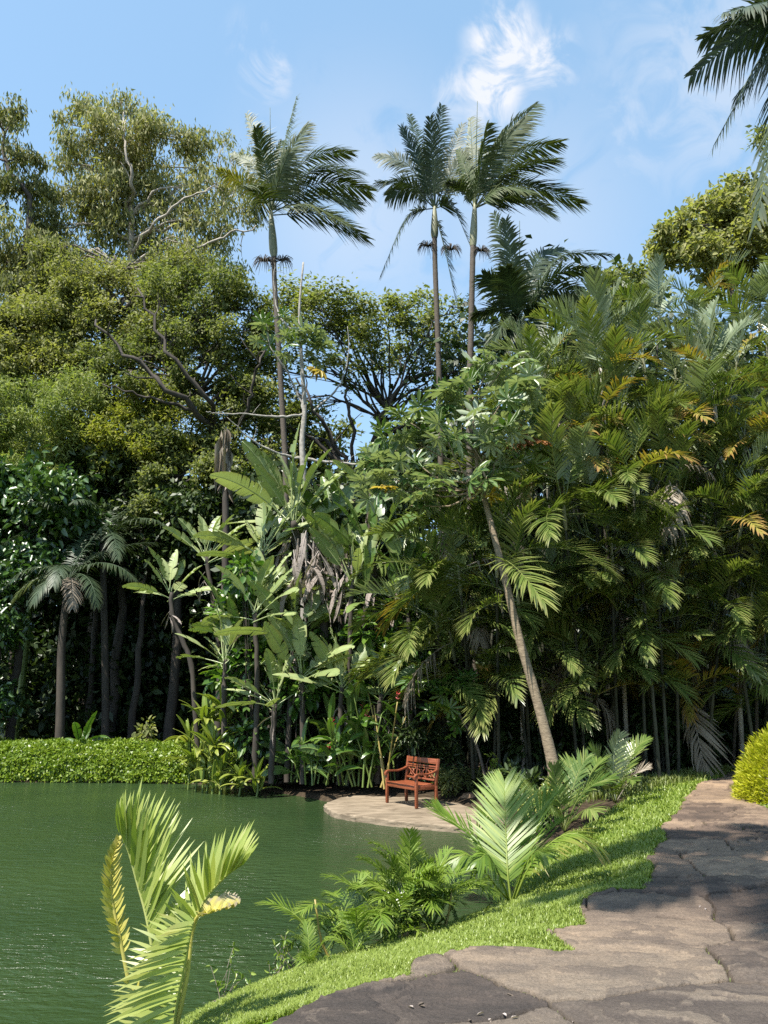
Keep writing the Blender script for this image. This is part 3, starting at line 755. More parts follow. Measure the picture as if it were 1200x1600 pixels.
# shaded understorey between the trunks
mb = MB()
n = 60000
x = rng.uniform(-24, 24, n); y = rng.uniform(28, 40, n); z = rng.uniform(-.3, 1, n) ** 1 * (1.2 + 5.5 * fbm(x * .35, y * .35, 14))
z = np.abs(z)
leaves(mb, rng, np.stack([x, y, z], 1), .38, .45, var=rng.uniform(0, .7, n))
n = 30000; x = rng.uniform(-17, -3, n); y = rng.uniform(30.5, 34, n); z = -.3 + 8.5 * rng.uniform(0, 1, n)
leaves(mb, rng, np.stack([x, y, z], 1), .42, .5, var=rng.uniform(0, .6, n))  # extra wall of dark leaves, shade of the left recess put into colour
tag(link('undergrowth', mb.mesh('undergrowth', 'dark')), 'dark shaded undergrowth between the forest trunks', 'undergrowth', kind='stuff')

def T(name, label, fpx, Y, trunk_px, r0, cl, lmat, bmat, seed, **kw):
    rg = np.random.default_rng(seed + 1000)
    base = foot(fpx, trunk_px[0][1], Y)
    trunk = [W(px, py, Y + (dy if len(t3) else 0)) for px, py, *t3 in trunk_px for dy in [t3[0] if t3 else 0]]
    kw['extra'] = [([W(a, b_, Y + dy) for a, b_, dy in pp], ra) for pp, ra in kw.pop('ex', ())]
    return tree(name, label, base, trunk, r0, clumps_px(rg, cl, Y, kw.pop('dY', 1.4)), lmat, bmat, seed=seed, **kw)

# airy drooping trees at the upper left
E1 = [(128, 165, 24, 420), (165, 195, 34, 900), (205, 185, 34, 1000), (240, 205, 34, 900), (120, 222, 28, 500), (150, 250, 38, 1100), (195, 245, 40, 1200), (235, 255, 38, 1000), (165, 300, 42, 1300), (210, 310, 40, 1200), (250, 300, 34, 800),
      (285, 210, 26, 420), (312, 225, 26, 420), (295, 262, 32, 600), (270, 330, 36, 700), (318, 300, 26, 360), (140, 345, 42, 1200), (190, 370, 46, 1300), (235, 385, 40, 900), (290, 375, 34, 500), (330, 385, 30, 380), (345, 345, 24, 260), (100, 300, 26, 300), (92, 255, 20, 170), (78, 310, 24, 240), (85, 360, 28, 380), (110, 400, 34, 600), (60, 405, 34, 500), (98, 190, 16, 110), (310, 340, 26, 300), (360, 300, 22, 160)]
T('drooping_tree', 'tall airy tree with hanging narrow leaves and pale trunk, highest at the upper left', 215, 35, [(210, 700), (205, 480), (203, 330), (192, 250), (196, 190)], .30, E1, M['euca'], M['palebark'], 21, L=.34, asp=.24, mode='hang', limb_r=.3, twigs=6, tight=.4, dens=1.3, ex=[([(203, 400, 0), (240, 350, -1.2), (290, 312, -1.6), (335, 290, -1.8)], .10), ([(200, 330, 0), (206, 280, -1.3), (196, 230, -1.4), (190, 190, -1.2)], .11), ([(205, 420, 0), (260, 412, -1.5), (320, 385, -1.8), (362, 362, -1.8), (400, 352, -1.6)], .09)])
E2 = [(8, 175, 30, 500), (25, 190, 18, 160), (5, 230, 30, 420), (45, 250, 22, 260), (20, 300, 36, 700), (60, 295, 28, 420), (70, 340, 30, 450), (30, 370, 44, 900), (80, 395, 36, 700), (10, 430, 44, 900), (55, 455, 48, 1100), (100, 440, 36, 700), (-30, 260, 60, 900), (-40, 400, 60, 1200), (30, 520, 50, 900)]
T('drooping_tree', 'airy hanging-leaved tree with a dark leaning limb at the left edge', -60, 33, [(-50, 700), (20, 480), (48, 330), (10, 260), (0, 190)], .26, E2, M['euca'], M['darkbark'], 22, L=.32, asp=.26, mode='hang', limb_r=.3, twigs=6, tight=.32, dens=1.4)
E3 = [(350, 215, 16, 90), (362, 240, 20, 160), (350, 290, 22, 150), (372, 320, 26, 260), (395, 335, 24, 240), (345, 330, 22, 180), (385, 285, 22, 200), (310, 420, 34, 500), (355, 425, 34, 520), (270, 440, 36, 600), (395, 250, 18, 140)]
T('drooping_tree', 'slim tree with pale slanting limbs and thin hanging foliage behind the left palm', 235, 37, [(230, 640), (240, 500), (250, 420), (310, 365), (350, 330)], .2, E3, M['euca'], M['palebark'], 23, L=.32, asp=.24, mode='hang', limb_r=.5, twigs=6, tight=.34, dens=1.3)
# pale bare limbs of the first tree
# mixed olive trees under them
rg = np.random.default_rng(3)
T('broadleaf_tree', 'yellow-olive tree in the middle of the left canopy', 160, 31, [(165, 800), (160, 600), (170, 470), (180, 400)], .28,
  fill_px(rg, 60, 320, 425, 545, 30, 26, 820), M['olive'], M['bark'], 31, L=.18, asp=.4, mode='spray', dens=1.15, tight=.42)
T('broadleaf_tree', 'olive-green tree at the left edge below the drooping foliage', 10, 30, [(10, 800), (5, 640), (15, 520)], .26,
  fill_px(rg, -50, 120, 490, 610, 30, 26, 820), M['olive'], M['darkbark'], 32, L=.18, asp=.45, mode='spray', dens=1.15, tight=.42)
T('spreading_tree', 'wide tree of small dark green leaves on black forking limbs, left of the white-limbed tree', 365, 29, [(360, 860), (358, 760), (345, 690), (290, 610), (250, 560)], .26,
  fill_px(rg, 110, 425, 445, 640, 30, 26, 760, keep=lambda a, b: not (a > 385 and b < 455) and not (a < 215 and b < 520)) + [(400, 655, 24, 300), (330, 665, 24, 350), (370, 690, 24, 300), (300, 690, 26, 400), (425, 690, 22, 220), (350, 610, 26, 400), (390, 600, 26, 400), (410, 720, 24, 260)], M['midgreen'], M['darkbark'], 33, L=.155, asp=.55, mode='spray', twigs=7, limb_r=.45, limb_from=(.35, 1), ex=[([(348, 700, 0), (300, 640, -2), (240, 585, -2.6), (190, 545, -2.8), (150, 500, -2.6)], .13), ([(345, 690, 0), (320, 620, -2), (270, 560, -2.5), (235, 490, -2.4), (215, 450, -2)], .11), ([(352, 720, 0), (385, 640, -1.6), (400, 580, -2), (425, 530, -2)], .10), ([(300, 640, -2), (230, 620, -2.5), (160, 600, -2.6)], .07)])
T('bamboo_clump', 'feathery bright green bamboo-like mass at the left edge', 50, 28, [(50, 900), (40, 760), (55, 650)], .14,
  fill_px(rg, -40, 145, 600, 750, 31, 27, 1100), M['feather'], M['greenstem'], 34, L=.19, asp=.22, mode='spray', limb_r=.3, tight=.45, dens=1.1, cat='bamboo')
T('broadleaf_tree', 'yellow-green sunlit tree low in the canopy right of the feathery bamboo', 190, 28.5, [(190, 930), (195, 800), (190, 700)], .2,
  fill_px(rg, 130, 275, 640, 745, 31, 26, 900), M['yellowgreen'], M['darkbark'], 35, L=.18, asp=.32, mode='spray', tight=.45)
T('broadleaf_tree', 'green rounded tree behind the leaning white bird-of-paradise plants', 280, 28, [(280, 930), (285, 800), (280, 740)], .2,
  fill_px(rg, 225, 365, 690, 800, 31, 26, 900), M['midgreen'], M['darkbark'], 36, L=.17, asp=.5, mode='spray', tight=.45)
T('broadleaf_tree', 'dark tree with pale glinting leaves hanging low at the left edge', 30, 26, [(30, 1000), (35, 900), (40, 820)], .16,
  fill_px(rg, -40, 100, 770, 880, 44, 40, 850), M['glossy'], M['darkbark'], 37, L=.3, asp=.5, mode='spray', tight=.42, big=True)
T('broadleaf_tree', 'low leafy tree overhanging the hedge at the left edge', -10, 25, [(-10, 1120), (-5, 1040), (5, 1000)], .12,
  fill_px(rg, -40, 40, 940, 1120, 42, 34, 480), M['glossy'], M['darkbark'], 38, L=.26, asp=.42, mode='spray', tight=.4, big=True)
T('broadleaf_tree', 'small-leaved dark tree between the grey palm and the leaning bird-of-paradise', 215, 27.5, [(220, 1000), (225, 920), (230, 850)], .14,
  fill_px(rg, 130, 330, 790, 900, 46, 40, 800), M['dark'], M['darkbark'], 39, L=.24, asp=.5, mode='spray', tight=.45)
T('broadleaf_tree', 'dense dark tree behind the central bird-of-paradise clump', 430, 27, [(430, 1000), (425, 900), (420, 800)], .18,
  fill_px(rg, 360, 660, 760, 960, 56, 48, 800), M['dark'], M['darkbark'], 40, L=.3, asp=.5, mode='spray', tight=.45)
# slim dark trunks standing in the shade
for i, (px, Y, r, pyt, lab) in enumerate([(148, 29, .13, 760, 'slim dark trunk with a shaded crown, straight one in the gloom at the left'), (187, 30, .10, 780, 'thinner dark trunk beside the straight one in the left gloom'),
                                          (240, 31, .14, 770, 'dark trunk standing right of the thin pair in the left gloom'), (20, 30, .12, 800, 'dark trunk at the left edge behind the hedge')]):
    T('forest_tree', lab, px, Y, [(px, 1000), (px + 6, 880), (px + 2, pyt)], r, [(px - 25, pyt - 20, 45, 800), (px + 30, pyt - 30, 45, 800), (px, pyt + 25, 40, 500)], M['dark'], M['darkbark'], 50 + i, L=.3, asp=.5, mode='spray')
# open dark tree against the sky in the centre
rg = np.random.default_rng(7)
Cn = [(440, 470, 30, 420), (475, 455, 34, 700), (505, 480, 36, 800), (540, 475, 36, 800), (470, 500, 34, 600), (515, 520, 34, 700), (560, 500, 36, 850), (600, 480, 34, 700), (585, 520, 36, 850), (630, 490, 34, 750), (640, 530, 36, 800), (665, 480, 30, 500), (690, 500, 34, 600), (700, 540, 30, 500), (615, 560, 34, 600),
      (570, 555, 32, 450), (530, 560, 26, 260), (665, 570, 32, 450), (715, 570, 28, 350), (500, 570, 22, 150), (690, 610, 30, 380), (650, 620, 26, 260), (725, 480, 22, 250), (430, 520, 28, 400), (420, 580, 30, 420), (455, 620, 26, 260), (735, 620, 30, 380), (600, 650, 22, 160), (440, 660, 26, 260), (470, 690, 24, 220), (500, 640, 22, 160), (690, 660, 28, 300), (640, 670, 24, 200), (720, 690, 28, 300), (550, 600, 22, 150), (470, 560, 26, 240)]
T('spreading_tree', 'open-crowned tree with black forking limbs against the sky in the centre', 545, 30, [(545, 900), (552, 790), (560, 740), (585, 690), (605, 640)], .32, Cn, M['midgreen'], M['darkbark'], 61, L=.2, asp=.5, mode='flat', twigs=8, limb_r=.55, limb_from=(.4, 1.), dens=.95, tight=.34, ex=[([(575, 720, 0), (605, 640, -.8), (640, 592, -1.2), (690, 582, -1.4), (735, 572, -1.2)], .12), ([(556, 760, 0), (520, 690, -.8), (490, 640, -1.2), (462, 590, -1.3)], .12), ([(585, 690, 0), (640, 660, -1.2), (690, 655, -1.5), (730, 660, -1.4)], .09), ([(552, 745, 0), (548, 660, -1), (540, 590, -1.2), (548, 540, -1)], .09)])
T('broadleaf_tree', 'green tree low behind the open-crowned tree', 520, 34, [(520, 950), (500, 850), (490, 790)], .2, fill_px(rg, 385, 740, 640, 830, 32, 25, 330, keep=lambda a, b: not (535 < a < 625 and b < 735) and not (490 < a < 720 and b < 670)), M['midgreen'], M['darkbark'], 62, L=.3, asp=.5, mode='spray')
# right side trees over the palm grove
rg = np.random.default_rng(9)
T('broadleaf_tree', 'rounded olive tree rising behind the palm grove at the right', 1160, 29, [(1160, 700), (1150, 520), (1140, 420), (1135, 350)], .3,
  [(1040, 370, 26, 550), (1035, 400, 26, 500), (1065, 350, 26, 550), (1060, 385, 34, 900), (1095, 325, 22, 300), (1100, 345, 30, 800), (1100, 390, 36, 1100), (1140, 300, 24, 420), (1165, 285, 22, 350), (1135, 335, 34, 1000), (1140, 380, 38, 1200), (1180, 320, 32, 800), (1185, 370, 40, 1200), (1225, 300, 36, 800), (1235, 360, 46, 1200), (1120, 420, 36, 1000), (1180, 420, 40, 1100)],
  M['olive'], M['bark'], 71, L=.24, asp=.5, mode='spray', dens=.85, tight=.4, big=True)
T('broadleaf_tree', 'light green tree filling the notch between the dark palm and the olive tree', 960, 28, [(960, 800), (965, 560), (970, 480)], .2,
  [(955, 440, 24, 400), (985, 430, 24, 420), (1010, 425, 22, 350), (935, 470, 28, 450), (975, 470, 32, 600), (1020, 465, 30, 500), (900, 480, 22, 260)], M['midgreen'], M['bark'], 72, L=.22, asp=.5, mode='spray', big=True, tight=.3)
T('drooping_tree', 'wispy tree at the right edge between the near palm fronds', 1260, 33, [(1260, 700), (1250, 400), (1240, 240)], .2, [(1190, 215, 20, 200), (1215, 200, 26, 300), (1240, 240, 34, 500), (1205, 245, 16, 120)], M['midgreen'], M['bark'], 73, L=.3, asp=.4, mode='spray')

# shaded woodland behind the grove at the right
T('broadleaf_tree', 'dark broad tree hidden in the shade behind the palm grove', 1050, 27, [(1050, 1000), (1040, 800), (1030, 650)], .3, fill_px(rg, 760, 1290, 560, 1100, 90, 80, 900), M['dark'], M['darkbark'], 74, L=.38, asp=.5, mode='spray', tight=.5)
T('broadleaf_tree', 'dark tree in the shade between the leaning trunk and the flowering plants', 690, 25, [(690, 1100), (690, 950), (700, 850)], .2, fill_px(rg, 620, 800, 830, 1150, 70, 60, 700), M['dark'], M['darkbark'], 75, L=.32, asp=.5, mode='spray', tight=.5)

# white-limbed tree with few leaves
def palmate(mb, rng, C, D, U, size, lobes=9, var=None, droop=.25):
    """one lobed leaf like a hand, centre C, leading direction D, face U"""
    D = unit(D); S = unit(np.cross(D, U)); U = np.cross(S, D)
    v = rng.uniform(0, 1) if var is None else var
    for a in np.linspace(-2.5, 2.5, lobes):
        l = size * (.55 + .45 * math.cos(a * .45)) * rng.uniform(.85, 1.1); w = size * .15
        d = D * math.cos(a) + S * math.sin(a); s = unit(np.cross(d, U)); dr = droop * rng.uniform(.5, 1.6)
        ps = [C, C + d * l * .35 - U * l * dr * .08, C + d * l * .72 - U * l * dr * .45, C + d * l * .97 - U * l * dr]
        V = [ps[0], ps[1] + s * w * .55 + U * w * .15, ps[2] + s * w * .85 + U * w * .1, ps[3], ps[2] - s * w * .85 + U * w * .1, ps[1] - s * w * .55 + U * w * .15, ps[2] - U * w * .12, ps[1] - U * w * .1]
        mb.add(V, [[0, 1, 2, 7], [7, 2, 3, 6], [0, 7, 4, 5]][:0] or [[0, 1, 2, 3], [0, 3, 4, 5]], None, np.clip(v + rng.normal(0, .05), 0, 1))
def rosette(mb, mstem, rng, C, n, size, spread=.55, up=.35, var=None):
    for k in range(n):
        az = rng.uniform(0, 2 * math.pi); el = rng.uniform(-.35, 1.0) * up * 2
        d = np.array([math.cos(az) * math.cos(el), math.sin(az) * math.cos(el), math.sin(el)])
        E = C + d * spread * rng.uniform(.6, 1.2)
        tube(mstem, spline([C, C + d * spread * .5 + [0, 0, .06], E], 4), [.013, .011, .009, .008], 4, cap=False)
        U = unit(np.array([0, -.1, .9]) + .6 * rng.normal(size=3) + d * .2) * (1 if rng.uniform() > .14 else -1)
        palmate(mb, rng, E, d + np.array([0, 0, -.2]), U, size * rng.uniform(.75, 1.2), var=var)
LRG = np.random.default_rng(88)
def limb(mb, pts, r0, r1, n=22, s=7):
    q = spline(pts, n); q[1:-1] += LRG.normal(0, r0 * .28, (n - 2, 3)); tube(mb, q, np.linspace(r0, r1 * .6, n) * (.85 + .12 * LRG.uniform(-1, 1, n)), s)
    for k in range(6, n, 4):
        if r0 > .04: e = q[k] + LRG.normal(0, .22, 3) + [0, 0, .2]; tube(mb, spline([q[k], (q[k] + e) / 2 + LRG.normal(0, .04, 3), e], 5), np.linspace(r1 * .4, .006, 5), 4)
YW = 23
root = thing('white_limbed_tree', 'slender tree with white wavy bare limbs and a few lobed leaves, one of them yellow', 'tree', foot(474, 900, YW))
mt, ms, ml, my = MB(), MB(), MB(), MB()
Wp = lambda pts, dy=0: [W(a, b, YW + (c[0] if c else 0) + dy) for a, b, *c in pts]
tube(mt, spline(np.vstack([[foot(478, 900, YW)], Wp([(476, 900), (474, 740), (472, 690), (476, 640), (473, 590), (470, 540), (468, 480), (474, 410)])]), 30), np.linspace(.13, .03, 30), 8)
part('trunk', mt, 'whitebark', root, True)
limb(ms, Wp([(473, 648), (440, 652, -.3), (390, 648, -.5), (340, 646, -.8), (322, 643, -1)]), .055, .025)
limb(ms, Wp([(476, 716), (455, 714), (420, 702, -.4), (385, 680, -.7), (355, 652, -1)]), .06, .02)
limb(ms, Wp([(474, 716), (510, 722), (545, 724), (570, 727, -.3), (640, 735, -.5)]), .06, .03)
limb(ms, Wp([(490, 642), (520, 615, .2), (535, 590, .3), (545, 550, .3), (543, 510, .3)]), .045, .018)
limb(ms, Wp([(474, 640), (462, 610), (445, 575, -.3), (425, 548, -.5), (418, 520, -.5)]), .05, .02)
limb(ms, Wp([(466, 520), (445, 505), (432, 480, .2), (428, 440, .2), (430, 405, .2)]), .045, .018)
part('branches', ms, 'whitebark', root, True)
mp2 = MB(); rg = np.random.default_rng(81)
for px, py, k in ((428, 525, 7), (490, 535, 10), (440, 545, 4), (425, 500, 4), (465, 530, 4), (500, 560, 4)): rosette(ml, ml, rg, W(px, py, YW - .1), k, .42)
part('crown', ml, 'cecropia', root)
palmate(my, rg, W(500, 578, YW - .4), [.8, -.3, -.5], [.5, -.5, .8], .42, var=.5, droop=.6); palmate(my, rg, W(492, 575, YW - .35), [.6, -.3, -.7], [.4, -.4, .8], .34, var=.3, droop=.6)
o_ = part('withered_leaf', my, 'yellowleaf', root); o_['label'] = 'withered yellow leaf'
# old grey palm skirt hanging on a trunk left of it
mb = MB(); rg = np.random.default_rng(82); tube(mb, spline([foot(352, 900, 25), W(352, 900, 25), W(352, 760, 25), W(350, 690, 25)], 10), np.linspace(.13, .10, 10), 8)
root = thing('dead_palm', 'dead palm trunk wrapped in hanging grey-brown fibre', 'palm', foot(352, 900, 25))
part('trunk', mb, 'darkbark', root, True); mb = MB()
for k in range(60):
    a = rg.uniform(0, 6.28); z = W(352, rg.uniform(665, 730), 25)
    q = z + np.array([math.cos(a), math.sin(a), 0]) * rg.uniform(.05, .16)
    leaves(mb, rg, [q], rg.uniform(.6, 1.3), .12, [[.1 * math.cos(a), .1 * math.sin(a), -1]], big=True)
part('skirt', mb, 'deadpalm', root)

# ------------------------------------------------------------------ tall palms against the sky
def tall_palm(name, label, fpx, Y, crown, shaft_px, path_px, tips, r, lmat, seed, wind=(.35, 0, -.05), leaf=.82, w=.05, group=None, skirt=None, spear=None, nl=64, shaft_r=1.5, yellow=(), dead=(), droop=.32, vee=.15, cat='palm'):
    rg = np.random.default_rng(seed)
    base = foot(fpx, path_px[0][1], Y)
    root = thing(name, label, cat, base, group)
    cr = W(*crown, Y); sh = W(*shaft_px, Y)
    P = spline(np.vstack([[base], [W(a, b, Y) for a, b in path_px], [sh]]), 90)
    L = np.concatenate([[0], np.cumsum(np.linalg.norm(np.diff(P, axis=0), axis=1))])
    R = r * (1.25 - .3 * L / L[-1]) * (1 + .05 * np.abs(np.sin(L * 9)) ** 8)
    mt = MB(); tube(mt, P, R, 12); part('trunk', mt, 'palmtrunk', root, True)
    ms = MB(); q = spline([sh, sh + (cr - sh) * .33, sh + (cr - sh) * .7, cr], 12)
    tube(ms, q, r * np.interp(np.linspace(0, 1, 12), [0, .12, .4, .8, 1], [1.05, shaft_r, shaft_r * .95, .85, .55]), 12); part('crownshaft', ms, 'shaft', root, True)
    for i, tp in enumerate(tips):
        tx, ty, dy = tp[:3]; lift = tp[3] if len(tp) > 3 else .18
        st = cr + (sh - cr) * (.05 + .1 * rg.uniform())
        e = W(tx, ty, Y + dy); ch = e - st; ln = np.linalg.norm(ch)
        up = np.array([0, 0, 1.]); outd = unit(ch * [1, 1, 0] + 1e-6)
        side = unit(np.cross(ch, up))
        mid = st + ch * .5 + up * lift * ln * (1 if abs(unit(ch)[2]) < .9 else .3) - outd * lift * .3 * ln * max(0, unit(ch)[2])
        Pn = spline([st, mid, e], 8)
        tg = unit(ch); nn = unit(np.cross(side, tg)) + rg.normal(0, .4, 3)
        if tg[2] > .75: nn = np.array([rg.normal(-.2, .5), -.8, .35])
        mf = MB(); frond(mf, rg, Pn, nn, nl=nl, lmax=leaf * rg.uniform(.9, 1.1), w=w, fw=(.5, 1.05), vee=vee, droop=droop, start=.16, wind=wind, tipb=.12, rr=.028, segs=2)
        m_ = 'rust' if i in yellow else ('deadpalm' if i in dead else lmat)  # yellow fronds: sunlit glow put into the leaf colour
        f_ = part('frond', mf, m_, root)
        if i in yellow: f_['label'] = 'frond coloured yellow for the sunlight on it'
        if i in dead: f_['label'] = 'dead hanging frond'
    if spear is not None:
        mb = MB(); tube(mb, spline([cr, W(*spear, Y)], 6), np.linspace(.035, .008, 6), 5); part('spear_leaf', mb, lmat, root)
    if skirt is not None:
        for (px, py, rad) in skirt:
            mb = MB(); c = W(px, py, Y)
            for k in range(70):
                a = rg.uniform(0, 6.28); d = np.array([math.cos(a), math.sin(a) * .7, rg.uniform(-.2, .6)]) * rad
                pts = spline([c, c + d * .6 + [0, 0, .1 * rad], c + d - [0, 0, rad * rg.uniform(.3, .9)]], 5)
                tube(mb, pts, [.012, .011, .010, .008, .003], 3, cap=False)
            part('flower_stalk', mb, 'fiber', root)
    return root
tall_palm('tall_palm', 'tall palm with a ringed trunk standing alone at the left of the three', 447, 25, (423, 325), (428, 402), [(447, 800), (440, 620), (434, 520), (429, 440)],
          [(386, 178, .8, .12), (400, 200, -1.2, .1), (463, 152, .3, .04), (480, 195, -.8, .14), (341, 266, -.3, .10), (362, 240, 1.0, .16), (375, 290, -1.8, .2), (548, 238, .5, .22), (560, 268, -.7, .25), (576, 298, .2, .2), (560, 320, 1.2, .2), (540, 350, -1.0, .16), (572, 372, 0, .14), (440, 220, 1.5, .05), (450, 240, -1.8, .1), (395, 330, 1.6, .25)],
          (.09), 'palm', 101, wind=(.38, 0, -.08), spear=(422, 168), skirt=[(412, 408, .42), (440, 408, .42)], group='tall palms against the sky', yellow=(4,), shaft_r=1.7)
tall_palm('tall_palm', 'tall palm with one pale frond hanging down, middle of the three', 690, 26.5, (679, 322), (679, 372), [(690, 800), (687, 620), (683, 500), (680, 420)],
          [(588, 243, .4, .2), (590, 285, -.5, .22), (606, 305, .8, .24), (640, 180, .6, .05), (628, 200, -1, .08), (690, 165, .3, .02), (672, 185, -1.2, .05), (722, 195, .6, .06), (738, 230, -.6, .1), (655, 240, 1.4, .1), (594, 432, -.4, .28), (738, 392, -1.2, .3), (712, 470, -.3, .2), (750, 290, .5, .25)],
          .10, 'darkpalm', 102, wind=(.15, 0, -.05), leaf=.85, skirt=[(668, 385, .4), (705, 390, .42)], group='tall palms against the sky', yellow=(), dead=(), spear=(680, 180))
tall_palm('tall_palm', 'tall palm with fronds blown to the right, rightmost of the three', 735, 24, (742, 318), (739, 385), [(735, 800), (734, 620), (736, 520), (738, 430)],
          [(838, 163, .4, .1), (820, 185, -1, .12), (876, 222, .2, .16), (868, 250, -.9, .18), (906, 318, 0, .2), (885, 305, 1.1, .2), (860, 330, -1.2, .2), (735, 185, .7, .02), (762, 195, -.9, .05), (715, 235, .6, .1), (700, 285, -.5, .2), (790, 200, 1.2, .08), (825, 300, -1.8, .2), (720, 262, 1.6, .16)],
          .10, 'palm', 103, wind=(.45, 0, -.04), spear=(746, 158), skirt=[(752, 392, .34)], group='tall palms against the sky', shaft_r=1.35, yellow=())
tall_palm('dark_palm', 'shorter dark palm with broad glossy fronds beside the rightmost tall palm', 815, 22.5, (812, 500), (812, 545), [(815, 900), (813, 720), (812, 620)],
          [(952, 398, .3, .26), (930, 420, -.8, .25), (772, 335, .4, .06), (790, 345, -.5, .05), (880, 390, .9, .2), (755, 430, -.6, .12), (744, 490, .4, .22), (770, 540, -.9, .25), (880, 500, -1, .25), (910, 460, .8, .22), (840, 590, -1.2, .3), (770, 600, -1, .3), (850, 410, 1, .12), (790, 420, -1.4, .1)],
          .11, 'darkpalm', 104, wind=(.05, 0, -.1), leaf=.85, w=.06, spear=(812, 345), nl=54, vee=.25)
# the palm whose fronds hang into the upper right corner, and one beside it just above the picture
tall_palm('near_palm', 'near palm beside the path, only its dark frond tips hang into the upper right corner', 1420, 10, (1335, 40), (1340, 140), [(1420, 1100), (1395, 800), (1365, 450), (1350, 300)],
          [(1080, 118, -.4, .2), (1115, 228, 0, .3), (1100, 60, .8, .2), (1182, 345, -.6, .3), (1150, 150, .9, .3), (1165, 20, .2, .2), (1130, 20, -.8, .15), (1300, -200, .5, .05), (1420, -180, -.6, .05), (1540, 60, 0, .2), (1560, 160, -1, .25), (1250, -120, -1.4, .1), (1480, 250, .8, .3), (1230, 330, 1.8, .3)],
          (.13), 'darkpalm', 105, wind=(0, 0, -.05), leaf=.62, w=.045, nl=60, droop=.45, vee=-.05)  # dark leaf material puts the shaded silhouette into the colour
def overhead_palm():
    rg = np.random.default_rng(106)
    base = np.array([5.2, -1.5, 0.]); cr = np.array([-1.3, 2.9, 14.0])
    root = thing('leaning_palm', 'palm leaning over the path above the photo, its fronds shade the slabs', 'palm', base)
    mt = MB(); tube(mt, spline([base, base + [-.8, .6, 4.5], base + [-3.2, 2.0, 9.8], cr], 20), np.linspace(.15, .1, 20), 10); part('trunk', mt, 'palmtrunk', root, True)
    for k in range(17):
        az = k * 2.4; el = rg.uniform(-5, 45); P = rotz(arc(3.1, el, rg.uniform(55, 95)), az) + cr
        mf = MB(); frond(mf, rg, P, arc_n(P), nl=50, lmax=.8, w=.075, vee=.1, droop=.4); part('frond', mf, 'palm', root)
overhead_palm()

# ------------------------------------------------------------------ white bird-of-paradise plants (paddle leaves)
rg = np.random.default_rng(200)
def paddle_set(mat, n, L, w, els, bends, split, name, pet=(.3, .42), tipb=.35, seed=0):
    r_ = np.random.default_rng(seed); out = []
    for i in range(n):
        el = els[0] + (els[1] - els[0]) * i / max(1, n - 1)
        P = arc(L * r_.uniform(.85, 1.1), el, r_.uniform(*bends) * (1.25 - el / 120), 7, 1.4, r_.normal(0, .08))
        mb = MB(); ro = r_.normal(0, .55); nn_ = arc_n(P) * math.cos(ro) + np.array([0, math.sin(ro), 0]); paddle(mb, r_, P, nn_, w * r_.uniform(.85, 1.1), r_.uniform(*pet), r_.uniform(.15, .5), split, .022, 15, tipb, r_.uniform(.1, .9))
        out.append((el, mb.mesh(name, mat)))
    return out
STREL = paddle_set('palebig', 12, 2.1, .50, (15, 87), (12, 48), .36, 'leaf', seed=201)
STRELG = paddle_set('bigleaf', 12, 2.1, .52, (5, 84), (25, 65), .4, 'leaf', seed=202)
DEADL = paddle_set('deadbig', 6, 1.6, .24, (-75, -30), (10, 45), .6, 'dead_leaf', (.15, .3), 0, seed=203)
HEL = paddle_set('heliconia', 8, 1.0, .24, (15, 82), (30, 85), .16, 'leaf', (.15, .25), .2, seed=204)
HELD = paddle_set('bigleaf', 6, 1.0, .26, (10, 80), (30, 85), .2, 'leaf', (.15, .25), .2, seed=205)
LIMEL = paddle_set('lime', 6, .85, .17, (20, 82), (30, 95), .0, 'leaf', (.02, .05), .1, seed=206)
def strelitzia(label, foot_px, Y, pts, fan, nl, sets, sc, ndead, seed, r=.075, fan_jit=22, lo=10, bm='darkbark', elmax=90):
    """leaning stem with a fan of paddle leaves in the vertical plane turned by fan degrees, dead leaves hanging below"""
    rg = np.random.default_rng(seed)
    b = foot(foot_px[0], foot_px[1], Y)
    root = thing('bird_of_paradise_plant', label, 'plant', b, 'white bird-of-paradise plants at the water')
    P = np.vstack([[b], [W(a, c, Y) for a, c in pts]]); top = P[-1]
    mb = MB(); q = spline(P, 26); tube(mb, q + rg.normal(0, r * .12, q.shape), np.linspace(r * 1.2, r * .9, 26) * (1 + .12 * rg.uniform(-1, 1, 26)), 9); part('trunk', mb, bm, root, True)
    nl = int(nl * 1.6); r *= .58; lo += 18
    for k in range(nl):
        u = (k + .5) / nl; side = 1 if k % 2 else -1
        el_want = elmax - (elmax - lo) * u + rg.normal(0, 5)
        el, me = min(sets, key=lambda s: abs(s[0] - min(84, el_want)) + rg.uniform(0, 6))
        az = math.radians(90 + (fan - 90) * .55 * side + rg.normal(0, fan_jit + 22)) if rg.uniform() < .6 else math.radians(fan + (0 if side > 0 else 180) + rg.normal(0, fan_jit + 18))
        link('leaf', me, root, top - b + rg.normal(0, .04, 3) - [0, 0, .25 * u], (rg.normal(0, .08), rg.normal(0, .08), az), sc * 1.6 * rg.uniform(.75, 1.12))
    for k in range(ndead):
        el, me = DEADL[rg.integers(0, len(DEADL))]
        az = rg.uniform(0, 6.28)
        o = link('dead_leaf', me, root, top - b + [0, 0, -.3 - rg.uniform(0, 1.0) * min(1.5, .12 * ndead)], (rg.normal(0, .15), rg.normal(0, .15), az), sc * rg.uniform(.6, 1.0))
    return root
strelitzia('leaning bird-of-paradise plant with a thin bare trunk, leftmost of the clump', (317, 1105), 20.5, [(300, 1050), (285, 1000), (270, 960), (268, 925)], 15, 8, STREL, .40, 4, 211, .06, 16, 0)
strelitzia('bird-of-paradise plant with a neat pale fan on a thin upright trunk, second from the left', (357, 1120), 20.8, [(345, 1050), (338, 980), (330, 920), (322, 868)], 10, 9, STREL, .46, 4, 212, .06, 14, 5)
